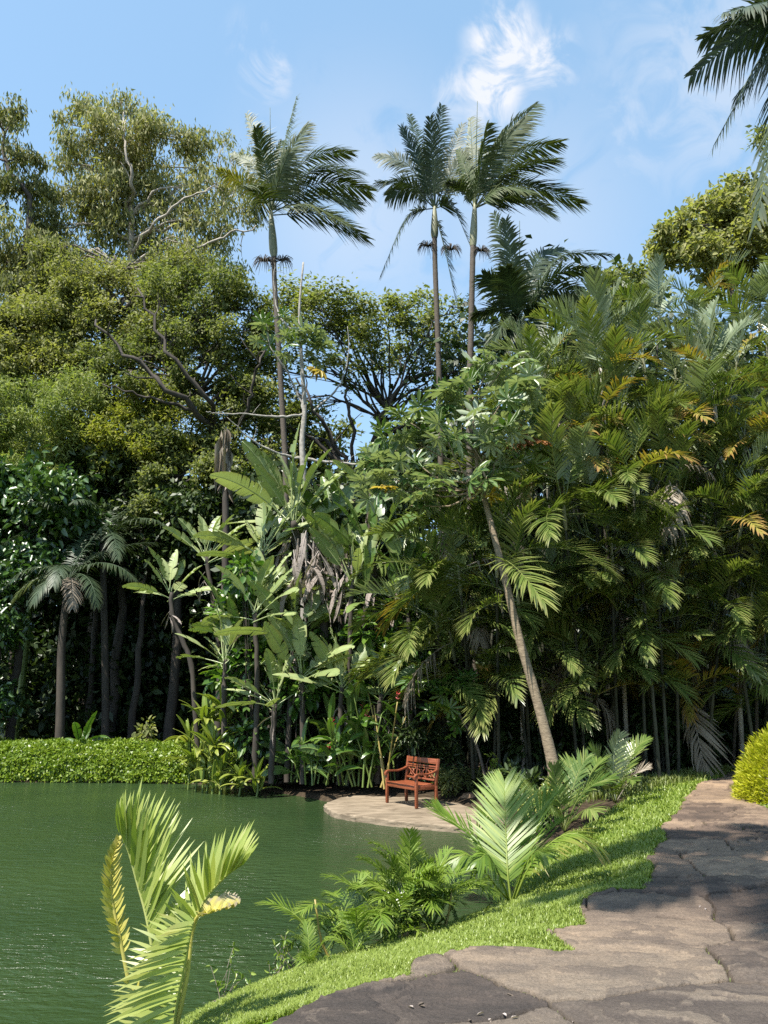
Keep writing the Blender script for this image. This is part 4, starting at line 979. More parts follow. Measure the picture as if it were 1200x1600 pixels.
strelitzia('tall bird-of-paradise plant with the highest pale upright leaves and grey dead leaves below', (500, 1150), 20.3, [(496, 1050), (478, 930), (465, 850), (458, 815)], 5, 13, STREL, .72, 14, 213, .11, 18, 12)
strelitzia('bird-of-paradise plant left of the tallest one, broad pale leaves', (440, 1130), 20.0, [(432, 1000), (415, 900), (410, 862)], 12, 11, STREL, .56, 6, 214, .08, 22, -5)
strelitzia('bird-of-paradise plant with dark green glossy leaves, right of the hanging dead leaves', (585, 1150), 19.6, [(588, 1020), (585, 920), (583, 872)], -5, 9, STRELG, .62, 7, 215, .08, 18, -5)
strelitzia('bird-of-paradise plant half hidden behind the tallest one', (540, 1150), 21.0, [(535, 980), (525, 880), (522, 835)], 20, 11, STRELG, .66, 14, 216, .10, 30, -5)
strelitzia('bird-of-paradise plant with two pale leaves standing beside the yellow leaf', (600, 1140), 21.3, [(592, 960), (580, 840), (578, 770)], 8, 6, STREL, .5, 5, 217, .07, 16, 35)
strelitzia('lower bird-of-paradise plant with pale torn leaves under the dark glossy one', (565, 1150), 19.4, [(566, 1050), (568, 970), (575, 935)], -15, 9, STRELG, .5, 6, 218, .07, 35, -25)
strelitzia('short bird-of-paradise plant in front of the dark trunks, right of the clump', (620, 1150), 19.8, [(618, 1060), (612, 975), (610, 930)], 10, 9, STRELG, .46, 6, 219, .06, 35, -20)
strelitzia('young bird-of-paradise plant low between the two thin trunks', (385, 1140), 20.0, [(380, 1080), (372, 1005)], 0, 10, STRELG, .52, 3, 220, .05, 40, 5)
strelitzia('leafy bird-of-paradise plant under the broad pale one', (450, 1150), 19.4, [(455, 1060), (460, 985)], 0, 11, STREL, .54, 4, 221, .06, 50, -10)
for i, (f, Y_, pts, nl_, st, sc_, lab) in enumerate([((400, 1150), 19.2, [(402, 1060), (398, 955)], 11, STREL, .52, 'bird-of-paradise plant with pale leaves at half height, left of the hanging dead leaves'),
    ((640, 1150), 19.4, [(640, 1000), (632, 905)], 10, STRELG, .5, 'bird-of-paradise plant nearest the palm grove, dark leaves'), ((352, 1150), 19.6, [(350, 1080), (352, 1030)], 10, STREL, .46, 'low bird-of-paradise plant behind the lime lance-leaved plants'),
    ((475, 1160), 18.9, [(472, 1090), (470, 1050)], 10, STREL, .50, 'low bird-of-paradise plant below the grey dead leaves'), ((530, 1160), 18.9, [(532, 1110), (535, 1070)], 10, STREL, .48, 'low bird-of-paradise plant right of centre near the red flowers'),
    ((425, 1160), 18.9, [(428, 1120), (430, 1095)], 10, STREL, .42, 'small pale bird-of-paradise plant over the bushy dark shrub'), ((545, 1150), 19.2, [(548, 960), (552, 905)], 11, STREL, .54, 'pale bird-of-paradise plant right beside the grey dead leaves'),
    ((590, 1160), 18.8, [(592, 1120), (596, 1085)], 9, STRELG, .42, 'low bird-of-paradise plant behind the yellow canes')]):
    strelitzia(lab, f, Y_, pts, 10, nl_, st, sc_, 2, 240 + i, .06, 40, -15)
# curtain of hanging grey dead leaves: belongs to the old trunk in the middle
rg = np.random.default_rng(230)
b = foot(515, 1150, 20.0); root = thing('dead_leaf_trunk', 'old trunk hung with a curtain of grey-pink dead leaves amid the clump', 'plant', b)
mb = MB(); tube(mb, spline([b, W(510, 1050, 20), W(500, 900, 20), W(490, 850, 20)], 16), np.linspace(.12, .1, 16), 9); part('trunk', mb, 'darkbark', root, True)
for k in range(64):
    px, py = rg.uniform(455, 550), rg.uniform(825, 915)
    el, me = DEADL[rg.integers(0, 3)]
    link('dead_leaf', me, root, W(px, py, 19.6 + rg.normal(0, .25)) - b, (rg.normal(0, .2), rg.normal(0, .2), rg.uniform(0, 6.28)), rg.uniform(.4, .8))
# broad-leaved shrubs and creepers filling the clump down to the water
def shrub(name, label, cl, Y, lmat, seed, L=.24, asp=.5, dY=.6, group=None, big=True, stems=7, cat='shrub', fz=GZ, mode='out', stem_mat='darkbark', stemr=.018, dens=1.):
    rg = np.random.default_rng(seed)
    ys = [Y + rg.uniform(-dY, dY) for _ in cl]
    low = max(cl, key=lambda c: c[1]); b = foot(low[0], low[1] + low[2], Y, fz)
    root = thing(name, label, cat, b, group); mc, ms = MB(), MB()
    for (px, py, r, n), y in zip(cl, ys):
        s = mpp(px, py, y); c = W(px, py, y); c[2] = max(c[2], fz + .1)
        d = unit(rg.normal(size=(n, 3)) * [1, 1, .9] + [0, -.25, .25]); q = d * r * s * rg.uniform(.35, 1.08, (n, 1))
        D = unit(d * .8 + rg.normal(0, .5, (n, 3)) + np.array([0, 0, -.35 if mode == 'out' else .6])); Nr = rg.normal(0, .45, (n, 3)) + np.array([0, -.35, 1.])
        pts = c + q; k_ = pts[:, 2] > fz - .05
        k_ &= rg.uniform(0, 1, n) < dens
        leaves(mc, rg, pts[k_], L, asp, D[k_], Nr[k_], big=big, fold=.08)
        for k in range(stems):
            e = c + q[k] * .9; g0 = np.array([b[0] + (c[0] - b[0]) * .7 + rg.normal(0, .1), c[1] + rg.normal(0, .1), fz])
            tube(ms, spline([g0, (g0 + e) / 2 + rg.normal(0, .08, 3), e], 6), np.linspace(stemr, stemr * .35, 6), 4)
    part('stems', ms, stem_mat, root); part('foliage', mc, lmat, root)
    return root
shrub('creeper_shrub', 'bushy mass of heart-shaped dark glossy leaves under the leaning plants', [(400, 1090, 36, 300), (385, 1150, 36, 300), (425, 1140, 36, 300), (440, 1190, 34, 300), (405, 1195, 28, 220)], 20.0, 'glossy', 301, dens=.7, L=.22)
shrub('creeper_shrub', 'climbing leafy shrub in the middle of the bird-of-paradise clump', [(370, 960, 38, 380), (430, 930, 36, 360), (440, 1000, 40, 480), (400, 1030, 40, 480), (470, 1070, 38, 420), (385, 900, 30, 300), (500, 1010, 30, 260), (360, 1060, 34, 340), (520, 1060, 34, 300)], 20.0, 'heliconia', 302, L=.28, dY=.7, dens=.55)
shrub('creeper_shrub', 'leafy climber at the right side of the bird-of-paradise clump', [(600, 1010, 34, 340), (625, 950, 36, 380), (645, 890, 32, 300), (560, 1070, 38, 380), (615, 1085, 38, 380), (570, 990, 32, 300), (640, 1030, 34, 320)], 20.0, 'heliconia', 303, dens=.55, L=.26)
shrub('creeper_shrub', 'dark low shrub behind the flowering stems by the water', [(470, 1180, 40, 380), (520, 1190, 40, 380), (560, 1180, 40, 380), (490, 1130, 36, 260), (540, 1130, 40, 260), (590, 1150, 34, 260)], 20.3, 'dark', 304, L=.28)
# heliconia stems by the bench
def heliconia(label, px, py, Y, h, nst, seed, sets=HEL, flowers=1, stem='greenstem', sc=1., fz=GZ):
    rg = np.random.default_rng(seed); b = foot(px, py, Y, fz)
    root = thing('flowering_stems', label, 'plant', b, 'broad-leaved flowering plants at the water')
    for k in range(nst):
        g0 = np.array([rg.normal(0, .16), rg.normal(0, .14), 0]); hh = h * rg.uniform(.55, 1.1); ln = rg.normal(0, .28, 2) * hh
        top = g0 + [ln[0], ln[1], hh]
        mb = MB(); q = spline([g0, g0 + (top - g0) * .5 + [0, 0, .05], top], 8); tube(mb, q + b, np.linspace(.024, .014, 8), 6); part('stem', mb, stem, root, True)
        for j in range(rg.integers(4, 7)):
            t_ = .12 + .88 * (j + 1) / 6; pos = g0 + (top - g0) * min(1, t_)
            el, me = sets[rg.integers(0, len(sets))]
            link('leaf', me, root, pos, (0, 0, rg.uniform(0, 6.28)), sc * rg.uniform(.55, 1.0))
        if k < flowers:
            mb = MB(); c = b + top + [0, -.05, .05]
            for j in range(9): leaves(mb, rg, [c + [0, 0, .02 * j]], .075, .35, [[math.cos(j * 2.4), math.sin(j * 2.4), .7]], big=True)
            f_ = part('flower', mb, 'redflower', root); f_['label'] = 'small red flower head'
hx_ = [(450, 1222, 19.2, .9, 3, HELD, 0), (478, 1228, 19.0, 1.0, 4, HEL, 0), (505, 1232, 18.7, 1.0, 4, HELD, 1), (530, 1232, 18.5, 1.5, 4, HEL, 1), (552, 1235, 18.3, 1.5, 4, HEL, 1), (575, 1237, 18.2, 1.6, 3, HEL, 1), (565, 1226, 19.0, 2.0, 3, HELD, 0), (520, 1222, 19.3, 1.5, 3, HELD, 0), (612, 1222, 19.2, 1.9, 3, HELD, 0)]
hl = ['low broad-leaved plant dipping into the water at the left of the row', 'broad-leaved plant leaning over the water, second of the row', 'broad-leaved plant with one red flower at the corner of the terrace', 'leafy flowering plant between terrace corner and yellow stems, left one', 'leafy flowering plant between terrace corner and yellow stems, right one',
      'flowering plant next to the yellow stems left of the bench', 'tall dark broad-leaved plant standing behind the yellow stems', 'dark broad-leaved plant in the second row by the water', 'dark broad-leaved plant with drooping leaves behind the bench']
for i, (px, py, Y, h, k, s_, f_) in enumerate(hx_): heliconia(hl[i], px, py, Y, h, k, 320 + i, s_, f_)
heliconia('clump of thick yellow canes with a few broad leaves left of the bench', 593, 1240, 18.0, 1.9, 4, 340, HEL, 1, 'yellowstem', .75)
# lance-leaved lime clumps at the end of the hedge
def lance(label, px, py, Y, n, sc, seed, sets=LIMEL, fz=WZ, name='lance_leaved_plant', group='lime lance-leaved plants at the end of the hedge', z=None):
    rg = np.random.default_rng(seed); b = W(px, py, Y)
    if z is not None: b[2] = z
    root = thing(name, label, 'plant', b, group)
    mb = MB(); tube(mb, spline([[b[0], b[1], fz], [b[0] + .02, b[1], (b[2] + fz) / 2], b], 4), [.03, .028, .026, .02], 6); part('stem', mb, 'greenstem', root)
    for k in range(n):
        el, me = sets[rg.integers(0, len(sets))]
        link('leaf', me, root, [rg.normal(0, .04), rg.normal(0, .04), -max(0, b[2] - fz - .1) * rg.uniform(0, 1) * (k % 2)], (rg.normal(0, .1), 0, k * 2.4 + rg.normal(0, .3)), sc * rg.uniform(.7, 1.1))
for i, (px, py, Y, n, sc) in enumerate([(322, 1130, 20.0, 24, 1.15), (298, 1160, 20.6, 22, .95), (352, 1112, 19.9, 20, 1.05), (335, 1170, 19.6, 26, 1.0), (308, 1192, 20.2, 24, .85), (345, 1205, 19.5, 26, .8), (375, 1215, 19.3, 26, .75), (402, 1220, 19.1, 22, .7), (325, 1205, 20.0, 22, .75)]):
    lance(['tallest yellow-green lance-leaved plant above the hedge end', 'yellow-green lance-leaved plant at the left, next to the hedge end', 'yellow-green lance-leaved plant nearest the leaning thin trunk', 'dense lance-leaved rosette in the middle of the group', 'low lance-leaved rosette touching the hedge', 'lance-leaved rosette at the waterline, left of two',
           'lance-leaved rosette at the waterline in front of the dark shrub', 'small lance-leaved rosette at the waterline, right end of the group', 'low lance-leaved rosette between hedge and waterline'][i], px, py, Y, n, sc, 350 + i)

# clipped ground-cover hedge on the far bank
rg = np.random.default_rng(400)
n = 78000
x = rg.uniform(-15, 0, n); x = -17 + 13.2 * rg.uniform(0, 1, n)
prof_a = rg.uniform(0, 1, n) * math.pi * .62               # from the waterline over the shoulder
endk = np.clip((-4.0 - x) / .8, .0, 1) ** .5
yc = np.interp(x, [-17, -11, -8, -5.0, -3.8], [22.2, 22.3, 22.1, 21.8, 21.2])
hgt = (1.02 + .30 * (fbm(x * .9, x * 0 + 2, 41) - .5) + .16 * (fbm(x * 3, x * 0 + 5, 45) - .5)) * (.55 + .45 * endk)
bul = 1 + .16 * (fbm(x * 2.2, prof_a * 3, 47) - .5) * 2
yy = yc + 1.0 - 1.0 * np.cos(prof_a) * bul; zz = WZ + .02 + hgt * np.sin(np.minimum(prof_a, math.pi / 2)) ** .75 * (1 + .06 * (fbm(x * 5, prof_a * 6, 49) - .5) * 2)
yy = np.where(prof_a > math.pi / 2, yc + 1.0 + (prof_a - math.pi / 2) * 3.0, yy)
C = np.stack([x, yy, zz], 1) - rg.uniform(0, .16, (n, 1)) * np.stack([0 * x, -np.cos(prof_a), np.sin(prof_a)], 1)
nr = np.stack([0 * x, -np.cos(prof_a), np.sin(prof_a)], 1)
mb = MB(); leaves(mb, rg, C, .085, .62, unit(nr * .35 + rg.normal(0, .6, (n, 3)) + [0, 0, -.15]), nr * 1. + rg.normal(0, .5, (n, 3)), fold=.08, var=np.clip(.45 + .35 * (fbm(x * 3, prof_a * 4, 52) - .5) * 2 + rg.normal(0, .2, n), 0, 1))
root = thing('hedge', 'long low bright green leafy hedge along the far bank of the pond', 'hedge', (-8, 22.6, WZ))
part('foliage', mb, 'hedge', root)
mb = MB(); xs = np.linspace(-17, -4.2, 60); a_ = np.linspace(0, math.pi * .6, 8)
XX, AA = np.meshgrid(xs, a_); hg = .82 * (.6 + .4 * np.clip((-4.4 - XX) / .8, 0, 1))
yb = np.interp(XX, [-17, -11, -8, -5.0, -3.8], [22.2, 22.3, 22.1, 21.8, 21.2])
mb.add(np.stack([XX, np.where(AA > 1.57, yb + 1.05 + (AA - 1.57) * 3, yb + 1.05 - .82 * np.cos(AA)), WZ - .05 + hg * np.sin(np.minimum(AA, 1.5708)) ** .8], -1), gridquads(8, 60)); part('twigs', mb, 'darkbark', root, True)
# plants rising behind the hedge
lance('broad-leaved light green plant standing behind the hedge, near the dark trunk', 130, 1165, 23.4, 13, 1.05, 410, HEL, name='broad_leaved_plant', group=None)
lance('single small light leaf clump behind the hedge, right of the broad-leaved plant', 185, 1168, 23.4, 4, .8, 411, HEL, name='broad_leaved_plant', group=None)
shrub('leafy_shrub', 'small loose leafy shrub behind the hedge', [(225, 1148, 16, 70), (232, 1135, 12, 40), (215, 1160, 12, 50)], 23.6, 'midgreen', 412, L=.16)

# grey-green feather palm in the shade at the left
def feather_palm(name, label, fpx, Y, crown, path_px, spec, r, seed, mats, L=2.6, leaf=.5, w=.035, nl=46, cat='palm', tmat='palmtrunk', group=None, wind=None):
    rg = np.random.default_rng(seed); base = foot(*fpx, Y); cr = W(*crown, Y)
    root = thing(name, label, cat, base, group)
    mb = MB(); tube(mb, spline(np.vstack([[base], [W(a, b, Y) for a, b in path_px], [cr]]), 24), np.linspace(r * 1.15, r * .85, 24), 9); part('trunk', mb, tmat, root, True)
    for (az, el, bend, mi, ls) in spec:
        P = rotz(arc(L * ls, el, bend, 8, .8), math.radians(az)) + cr
        mf = MB(); frond(mf, rg, P, arc_n(P), nl=nl, lmax=leaf * ls ** .5, w=w, fw=(.4, 1.0), vee=.1, droop=.5, tipb=.1, wind=wind); part('frond', mf, mats[mi], root)
    return root
feather_palm('shade_palm', 'grey-green palm with arching fronds in the shade behind the left hedge', (95, 1165), 24.5, (108, 905), [(95, 1100), (97, 1000)],
             [(200, 20, 100, 1, .8), (175, 30, 95, 0, .75), (215, 45, 110, 0, .8), (140, 40, 100, 0, 1), (60, 60, 70, 0, 1.2), (20, 55, 60, 0, 1.25), (-20, 40, 90, 0, 1.1), (90, 75, 50, 0, 1.2), (280, 40, 110, 0, .9), (320, 20, 100, 0, .9), (40, 75, 40, 0, 1.3), (250, 10, 90, 0, .7), (-60, 5, 90, 2, .7)], .13, 501, ['darkpalm', 'silver', 'deadpalm'], tmat='darkbark')
feather_palm('shade_palm', 'dark blue-green palm deep in the shade above the grey-green one', (165, 1165), 26.5, (160, 850), [(165, 1100), (163, 960)],
             [(a, e, 70 + (a % 40), 0, 1.1) for a, e in zip(range(0, 360, 30), (70, 40, 55, 80, 30, 60, 75, 35, 50, 65, 25, 45))], .12, 502, ['darkpalm'], tmat='darkbark', L=3.0)

# ------------------------------------------------------------------ clustering palm grove on the right
def frond_set(mat, name, L, specs, leaf, w, seed, nl=26, tipb=.3, droop=.2, vee=.45, segs=2, gap=.03, curl=0):
    r_ = np.random.default_rng(seed); out = []
    for el, bend in specs:
        P = arc(L * r_.uniform(.9, 1.1), el, bend, 8, 1.3, r_.normal(0, .12))
        mb = MB(); frond(mb, r_, P, arc_n(P), nl=nl, lmax=leaf, w=w, fw=(.55, 1.15), vee=vee * r_.uniform(.7, 1.3), droop=droop * r_.uniform(.7, 1.4), start=.26, tipb=tipb, rr=.014, segs=segs, gap=gap, prof=.4, dens_jit=.35, curl=curl)
        out.append((el, mb.mesh(name, mat)))
    return out
GSP = [(82, 30), (74, 50), (64, 60), (55, 85), (42, 75), (28, 80), (12, 70), (-8, 55)]
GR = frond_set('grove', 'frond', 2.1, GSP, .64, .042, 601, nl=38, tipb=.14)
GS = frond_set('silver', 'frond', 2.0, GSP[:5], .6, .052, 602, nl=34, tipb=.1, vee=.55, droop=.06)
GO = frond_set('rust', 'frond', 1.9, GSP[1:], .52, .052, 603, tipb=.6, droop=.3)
GD = frond_set('deadpalm', 'dead_frond', 1.7, [(20, 90), (-5, 80), (-30, 55), (-50, 35)], .5, .045, 604, tipb=0, droop=.6, vee=-.1, gap=.1, curl=.12)
CANE = []
for k in range(3):
    r_ = np.random.default_rng(620 + k); CANE.append(r_)
def grove_palm(label, base, top, seed, nf=9, mix=(.62, .12, .18, .08), sc=1., r=.036, lo=-15):
    rg = np.random.default_rng(seed)
    root = thing('grove_palm', label, 'palm', base, 'clustering palms of the grove')
    mid = base + (top - base) * .5 + [(top - base)[0] * -.12, (top - base)[1] * -.1, 0]
    q = spline([base, mid, top], 30); Lq = np.linspace(0, np.linalg.norm(top - base), 30)
    mb = MB(); tube(mb, q, r * (1.1 - .3 * np.linspace(0, 1, 30)) * (1 + .13 * (np.arange(30) % 3 == 0)), 7); part('cane', mb, 'cane' if rg.uniform() < .7 else 'palmtrunk', root, True)
    ax = unit(q[-1] - q[-4])
    mb = MB(); tube(mb, spline([top, top + ax * .45, top + ax * .75], 6), r * np.array([1.05, 1.35, 1.2, 1, .8, .5]), 7); part('crownshaft', mb, 'shaft', root, True)
    hd = top + ax * .6 - base
    for k in range(nf):
        el_want = 84 - (84 - lo) * (k / (nf - 1)) ** 1.1 + rg.normal(0, 6)
        u = rg.uniform(); c = np.cumsum(mix)
        st = GR if u < c[0] else GS if u < c[1] else GO if u < c[2] else GD
        if st is GD: el_want = rg.uniform(-45, 15)
        el, me = min(st, key=lambda s: abs(s[0] - el_want) + rg.uniform(0, 8))
        link('dead_frond' if st is GD else 'frond', me, root, hd - ax * (.05 + .25 * k / nf), (ax[1] * -.5, ax[0] * .5, k * 2.4 + rg.normal(0, .35)), sc * rg.uniform(.8, 1.15))
    return root
rg = np.random.default_rng(630)
tops = []
def gtop(px):                              # upper outline of the grove in the photo
    return np.interp(px, [640, 700, 760, 830, 870, 920, 960, 1010, 1060, 1110, 1160, 1210, 1300], [790, 760, 640, 600, 520, 490, 500, 470, 470, 460, 440, 430, 430])
for row, fy in enumerate(np.linspace(0, 1, 7)):
    for px in np.arange(690 if row > 2 else 840, 1300, 66):
        p_ = px + rg.normal(0, 14) + (row % 2) * 33; t0 = gtop(p_) + 55
        py = t0 + (1085 - t0) * fy + rg.normal(0, 18)
        Y = 20.6 - 3.6 * min(1, fy / .5) + max(0, fy - .6) * 3.2 + rg.uniform(-.5, .9)
        tops.append((p_, py, Y, fy))
for i, (px, py, Y, fy) in enumerate(tops):
    top = W(px, py, Y); lean = rg.normal(0, .75, 2) + np.array([(970 - px) / 300 * .9, 1.7 - fy * .3])
    base = np.array([top[0] + lean[0] * top[2] / 9, Y + abs(lean[1]), -.1])
    if fy < .18: lab, mix, nf, lo = 'tall cane palm at the sunlit top of the grove, with silvery and yellow-green upright fronds', (.46, .42, .10, .02), 10, 0  # more pale silver fronds up here put the sunlit top into colour
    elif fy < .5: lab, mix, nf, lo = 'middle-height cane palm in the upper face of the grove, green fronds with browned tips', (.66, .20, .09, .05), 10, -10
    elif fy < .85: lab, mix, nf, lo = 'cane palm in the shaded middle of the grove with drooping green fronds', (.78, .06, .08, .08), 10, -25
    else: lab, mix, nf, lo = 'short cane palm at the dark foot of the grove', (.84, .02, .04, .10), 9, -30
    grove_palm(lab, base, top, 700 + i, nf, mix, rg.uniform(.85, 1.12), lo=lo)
# arching fronds on the outer face, hanging towards the path and the pond
for i, (px, py, Y, n, k_) in enumerate([(915, 900, 16.6, 4, 0), (965, 955, 16.5, 5, 0), (1010, 985, 16.6, 4, 0), (1075, 1085, 17.0, 5, 1), (935, 1085, 16.8, 4, 1), (1085, 880, 16.6, 4, 0), (1150, 860, 16.6, 4, 0), (860, 1010, 17, 4, 0), (760, 1085, 17.4, 4, 1), (705, 820, 17.6, 4, 2), (742, 860, 17.4, 4, 0),
    (1040, 740, 16.4, 5, 2), (900, 720, 16.6, 4, 1), (1000, 690, 16.5, 4, 0), (1120, 960, 16.7, 4, 0), (1180, 1000, 16.8, 4, 0), (720, 950, 17.8, 4, 2), (680, 900, 18., 4, 2), (830, 870, 17, 3, 0), (1170, 700, 16.5, 4, 1), (940, 650, 16.6, 4, 1), (870, 660, 16.8, 4, 0), (1100, 640, 16.6, 4, 1)]):
    r2 = np.random.default_rng(860 + i); top = W(px, py, Y + .6); base = np.array([top[0] + r2.normal(0, .5), Y + 2.2 + r2.uniform(0, .8), -.1])
    root = thing('grove_palm', ['arching cane palm on the outer face of the grove, green fronds', 'arching cane palm on the outer face of the grove, fronds browned at the tips', 'arching cane palm on the outer face of the grove with dry grey fronds'][k_], 'palm', base, 'clustering palms of the grove')
    mb = MB(); tube(mb, spline([base, (base + top) / 2 + [0, .5, .2], top], 20), np.linspace(.04, .03, 20), 7); part('cane', mb, 'cane', root, True)
    for k in range(n):
        az = math.radians(r2.choice([-90, -35, -145, -10, -170, -65, -115]) + r2.normal(0, 14)); st = GR if k_ == 0 or k % 2 else (GO if k_ == 1 else GD)
        el, me = st[r2.integers(0, 4)] if st is GD else st[min(len(st) - 1, r2.integers(2, 7))]
        link('dead_frond' if st is GD else 'frond', me, root, top - base, (r2.normal(0, .15), r2.normal(0, .15), az), r2.uniform(.62, .92))
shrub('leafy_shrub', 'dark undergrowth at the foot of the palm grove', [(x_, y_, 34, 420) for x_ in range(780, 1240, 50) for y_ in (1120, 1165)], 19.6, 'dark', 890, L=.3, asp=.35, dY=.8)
# bare canes between
for i in range(16):
    px = rg.uniform(760, 1230); Y = rg.uniform(18.5, 22); b = foot(px, 1180, Y, -.1); pt = rg.uniform(600, 900)
    root = thing('bare_cane', 'thin bare palm cane standing in the shade inside the grove', 'palm', b, 'bare canes inside the grove')
    mb = MB(); tube(mb, spline([b, W(px + rg.normal(0, 20), (1180 + pt) / 2, Y), W(px + rg.normal(0, 45), pt, Y)], 14), np.linspace(.045, .03, 14), 6); part('cane', mb, 'cane', root, True)
    el, me = GR[rg.integers(2, 6)]
    for k in range(3): link('frond', GR[rg.integers(1, 7)][1], root, W(px, pt, Y) - b, (0, 0, rg.uniform(0, 6.28)), .7)
# pale silvery fans on the upper face of the grove
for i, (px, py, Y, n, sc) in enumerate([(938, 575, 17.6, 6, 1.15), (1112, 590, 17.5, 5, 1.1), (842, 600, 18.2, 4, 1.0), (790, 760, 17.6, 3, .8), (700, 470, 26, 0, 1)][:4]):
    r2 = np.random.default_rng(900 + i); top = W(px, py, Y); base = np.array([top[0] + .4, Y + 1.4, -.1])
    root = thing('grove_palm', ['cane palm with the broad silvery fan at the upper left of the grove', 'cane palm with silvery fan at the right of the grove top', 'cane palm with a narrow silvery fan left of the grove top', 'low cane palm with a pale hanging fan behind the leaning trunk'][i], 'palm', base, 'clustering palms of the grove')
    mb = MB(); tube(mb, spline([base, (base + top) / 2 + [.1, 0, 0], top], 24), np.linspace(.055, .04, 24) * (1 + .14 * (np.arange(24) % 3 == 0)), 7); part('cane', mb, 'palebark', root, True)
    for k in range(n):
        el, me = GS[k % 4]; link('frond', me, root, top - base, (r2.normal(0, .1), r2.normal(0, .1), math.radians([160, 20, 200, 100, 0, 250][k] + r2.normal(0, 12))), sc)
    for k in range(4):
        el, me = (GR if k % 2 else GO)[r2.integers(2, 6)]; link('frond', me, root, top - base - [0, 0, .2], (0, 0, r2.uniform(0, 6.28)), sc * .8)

# ------------------------------------------------------------------ leaning ringed tree with lobed leaves
YC = 15.6
b = foot(869, 1212, YC, -.12)
root = thing('leaning_tree', 'leaning tree with a pale ringed trunk and a crown of large hand-shaped leaves', 'tree', b)
P = spline(np.vstack([[b], [W(a, c, YC + d) for a, c, d in ((862, 1185, 0), (838, 1090, .05), (812, 1000, .1), (788, 900, .2), (765, 810, .3), (748, 740, .4), (742, 680, .5), (740, 620, .6))]]), 120)
Lp = np.concatenate([[0], np.cumsum(np.linalg.norm(np.diff(P, axis=0), axis=1))])
saw = (Lp * 7.5) % 1
mb = MB(); tube(mb, P, np.interp(Lp / Lp[-1], [0, .15, .6, 1], [.128, .095, .064, .034]) * (1 + .07 * saw), 12); part('trunk', mb, 'ringtrunk', root, True)
rg = np.random.default_rng(950); ms, ml, mst, mo = MB(), MB(), MB(), MB()
ends = [(610, 700, .4), (640, 660, .2), (680, 640, 0), (720, 620, -.2), (760, 580, .3), (790, 570, .1), (800, 610, -.3), (815, 650, .2), (700, 690, -.5), (660, 730, -.2), (620, 750, .1), (690, 760, -.5), (740, 700, -.6), (780, 690, -.5), (800, 720, 0), (730, 760, -.6), (650, 690, .6), (590, 730, .4), (770, 640, -.7), (720, 660, .8), (590, 770, .2), (640, 790, 0), (760, 745, -.4), (830, 690, .3)]
for px, py, dy in ends:
    e = W(px, py, YC + .4 + dy); k = min(119, max(84, int(np.argmin(np.linalg.norm(P - (e + [0, 0, -1.0]), axis=1))))); a = P[k]
    limb(ms, [a, (a + e) / 2 + [0, 0, -.12] + rg.normal(0, .08, 3), e], .035, .016, 9, 6)
    rosette(ml, ml, rg, e, rg.integers(6, 10), .40, .42, .42, var=rg.uniform(.1, .9))
for px, py, k in ((600, 762, 2), (765, 775, 2)): rosette(mo, mo, rg, W(px, py, YC - .1), k, .26, .08)
part('branches', ms, 'ringtrunk', root, True); part('crown', ml, 'cecropia', root)
f_ = part('withered_leaves', mo, 'yellowleaf', root); f_['label'] = 'yellow withered leaves'
mo = MB()
for px, py in ((825, 682), (835, 690), (812, 690)): rosette(mo, mo, rg, W(px, py, YC), 2, .30, .1)
f_ = part('withered_leaves', mo, 'orangeleaf', root); f_['label'] = 'rust-brown withered leaves'
# sapling of the same kind by the bench
YS = 17.6
b = foot(762, 1200, YS); root = thing('sapling', 'thin leaning sapling with bright lobed leaves between bench and leaning tree', 'tree', b)
mb = MB(); tube(mb, spline([b, W(745, 1165, YS), W(722, 1125, YS), W(705, 1085, YS)], 12), np.linspace(.035, .018, 12), 6); part('trunk', mb, 'bark', root, True)
ml, mst = MB(), MB(); rg = np.random.default_rng(960)
for px, py, k in ((705, 1085, 9), (735, 1075, 8), (690, 1110, 7), (740, 1110, 8), (715, 1060, 6), (660, 1075, 6), (725, 1140, 5)): rosette(ml, ml, rg, W(px, py, YS + rg.normal(0, .2)), k, .30, .28, .4)
part('crown', ml, 'heliconia', root)
# dark low shrubs and grass tufts at the back of the terrace
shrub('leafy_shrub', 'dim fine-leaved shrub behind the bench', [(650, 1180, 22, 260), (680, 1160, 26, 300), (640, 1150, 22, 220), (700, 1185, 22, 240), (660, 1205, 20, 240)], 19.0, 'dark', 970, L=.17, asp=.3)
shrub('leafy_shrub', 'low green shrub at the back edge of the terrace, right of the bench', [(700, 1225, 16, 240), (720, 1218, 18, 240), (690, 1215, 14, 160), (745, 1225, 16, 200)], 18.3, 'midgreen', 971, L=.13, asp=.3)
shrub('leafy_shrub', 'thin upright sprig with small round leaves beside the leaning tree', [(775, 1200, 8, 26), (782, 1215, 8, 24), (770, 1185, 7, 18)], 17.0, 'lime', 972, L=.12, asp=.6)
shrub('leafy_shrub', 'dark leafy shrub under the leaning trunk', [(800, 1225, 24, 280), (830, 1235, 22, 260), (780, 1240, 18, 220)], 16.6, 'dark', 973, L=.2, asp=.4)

# ------------------------------------------------------------------ young palms on the bank and at the front
def Ym(pts, Y): return np.array([W(a, c, Y + (d[0] if d else 0)) for a, c, *d in pts])
def young_palm(label, b, fr, seed, mat='nearpalm', name='young_palm', group=None, cat='palm'):
    rg = np.random.default_rng(seed); root = thing(name, label, cat, b, group)
    for P, nrm, kw in fr:
        kw = dict(kw); m_ = kw.pop('mat', mat); lab = kw.pop('label', None)
        mf = MB(); frond(mf, rg, P, nrm, **kw); o = part('frond', mf, m_, root)
        if lab: o['label'] = lab
    return root
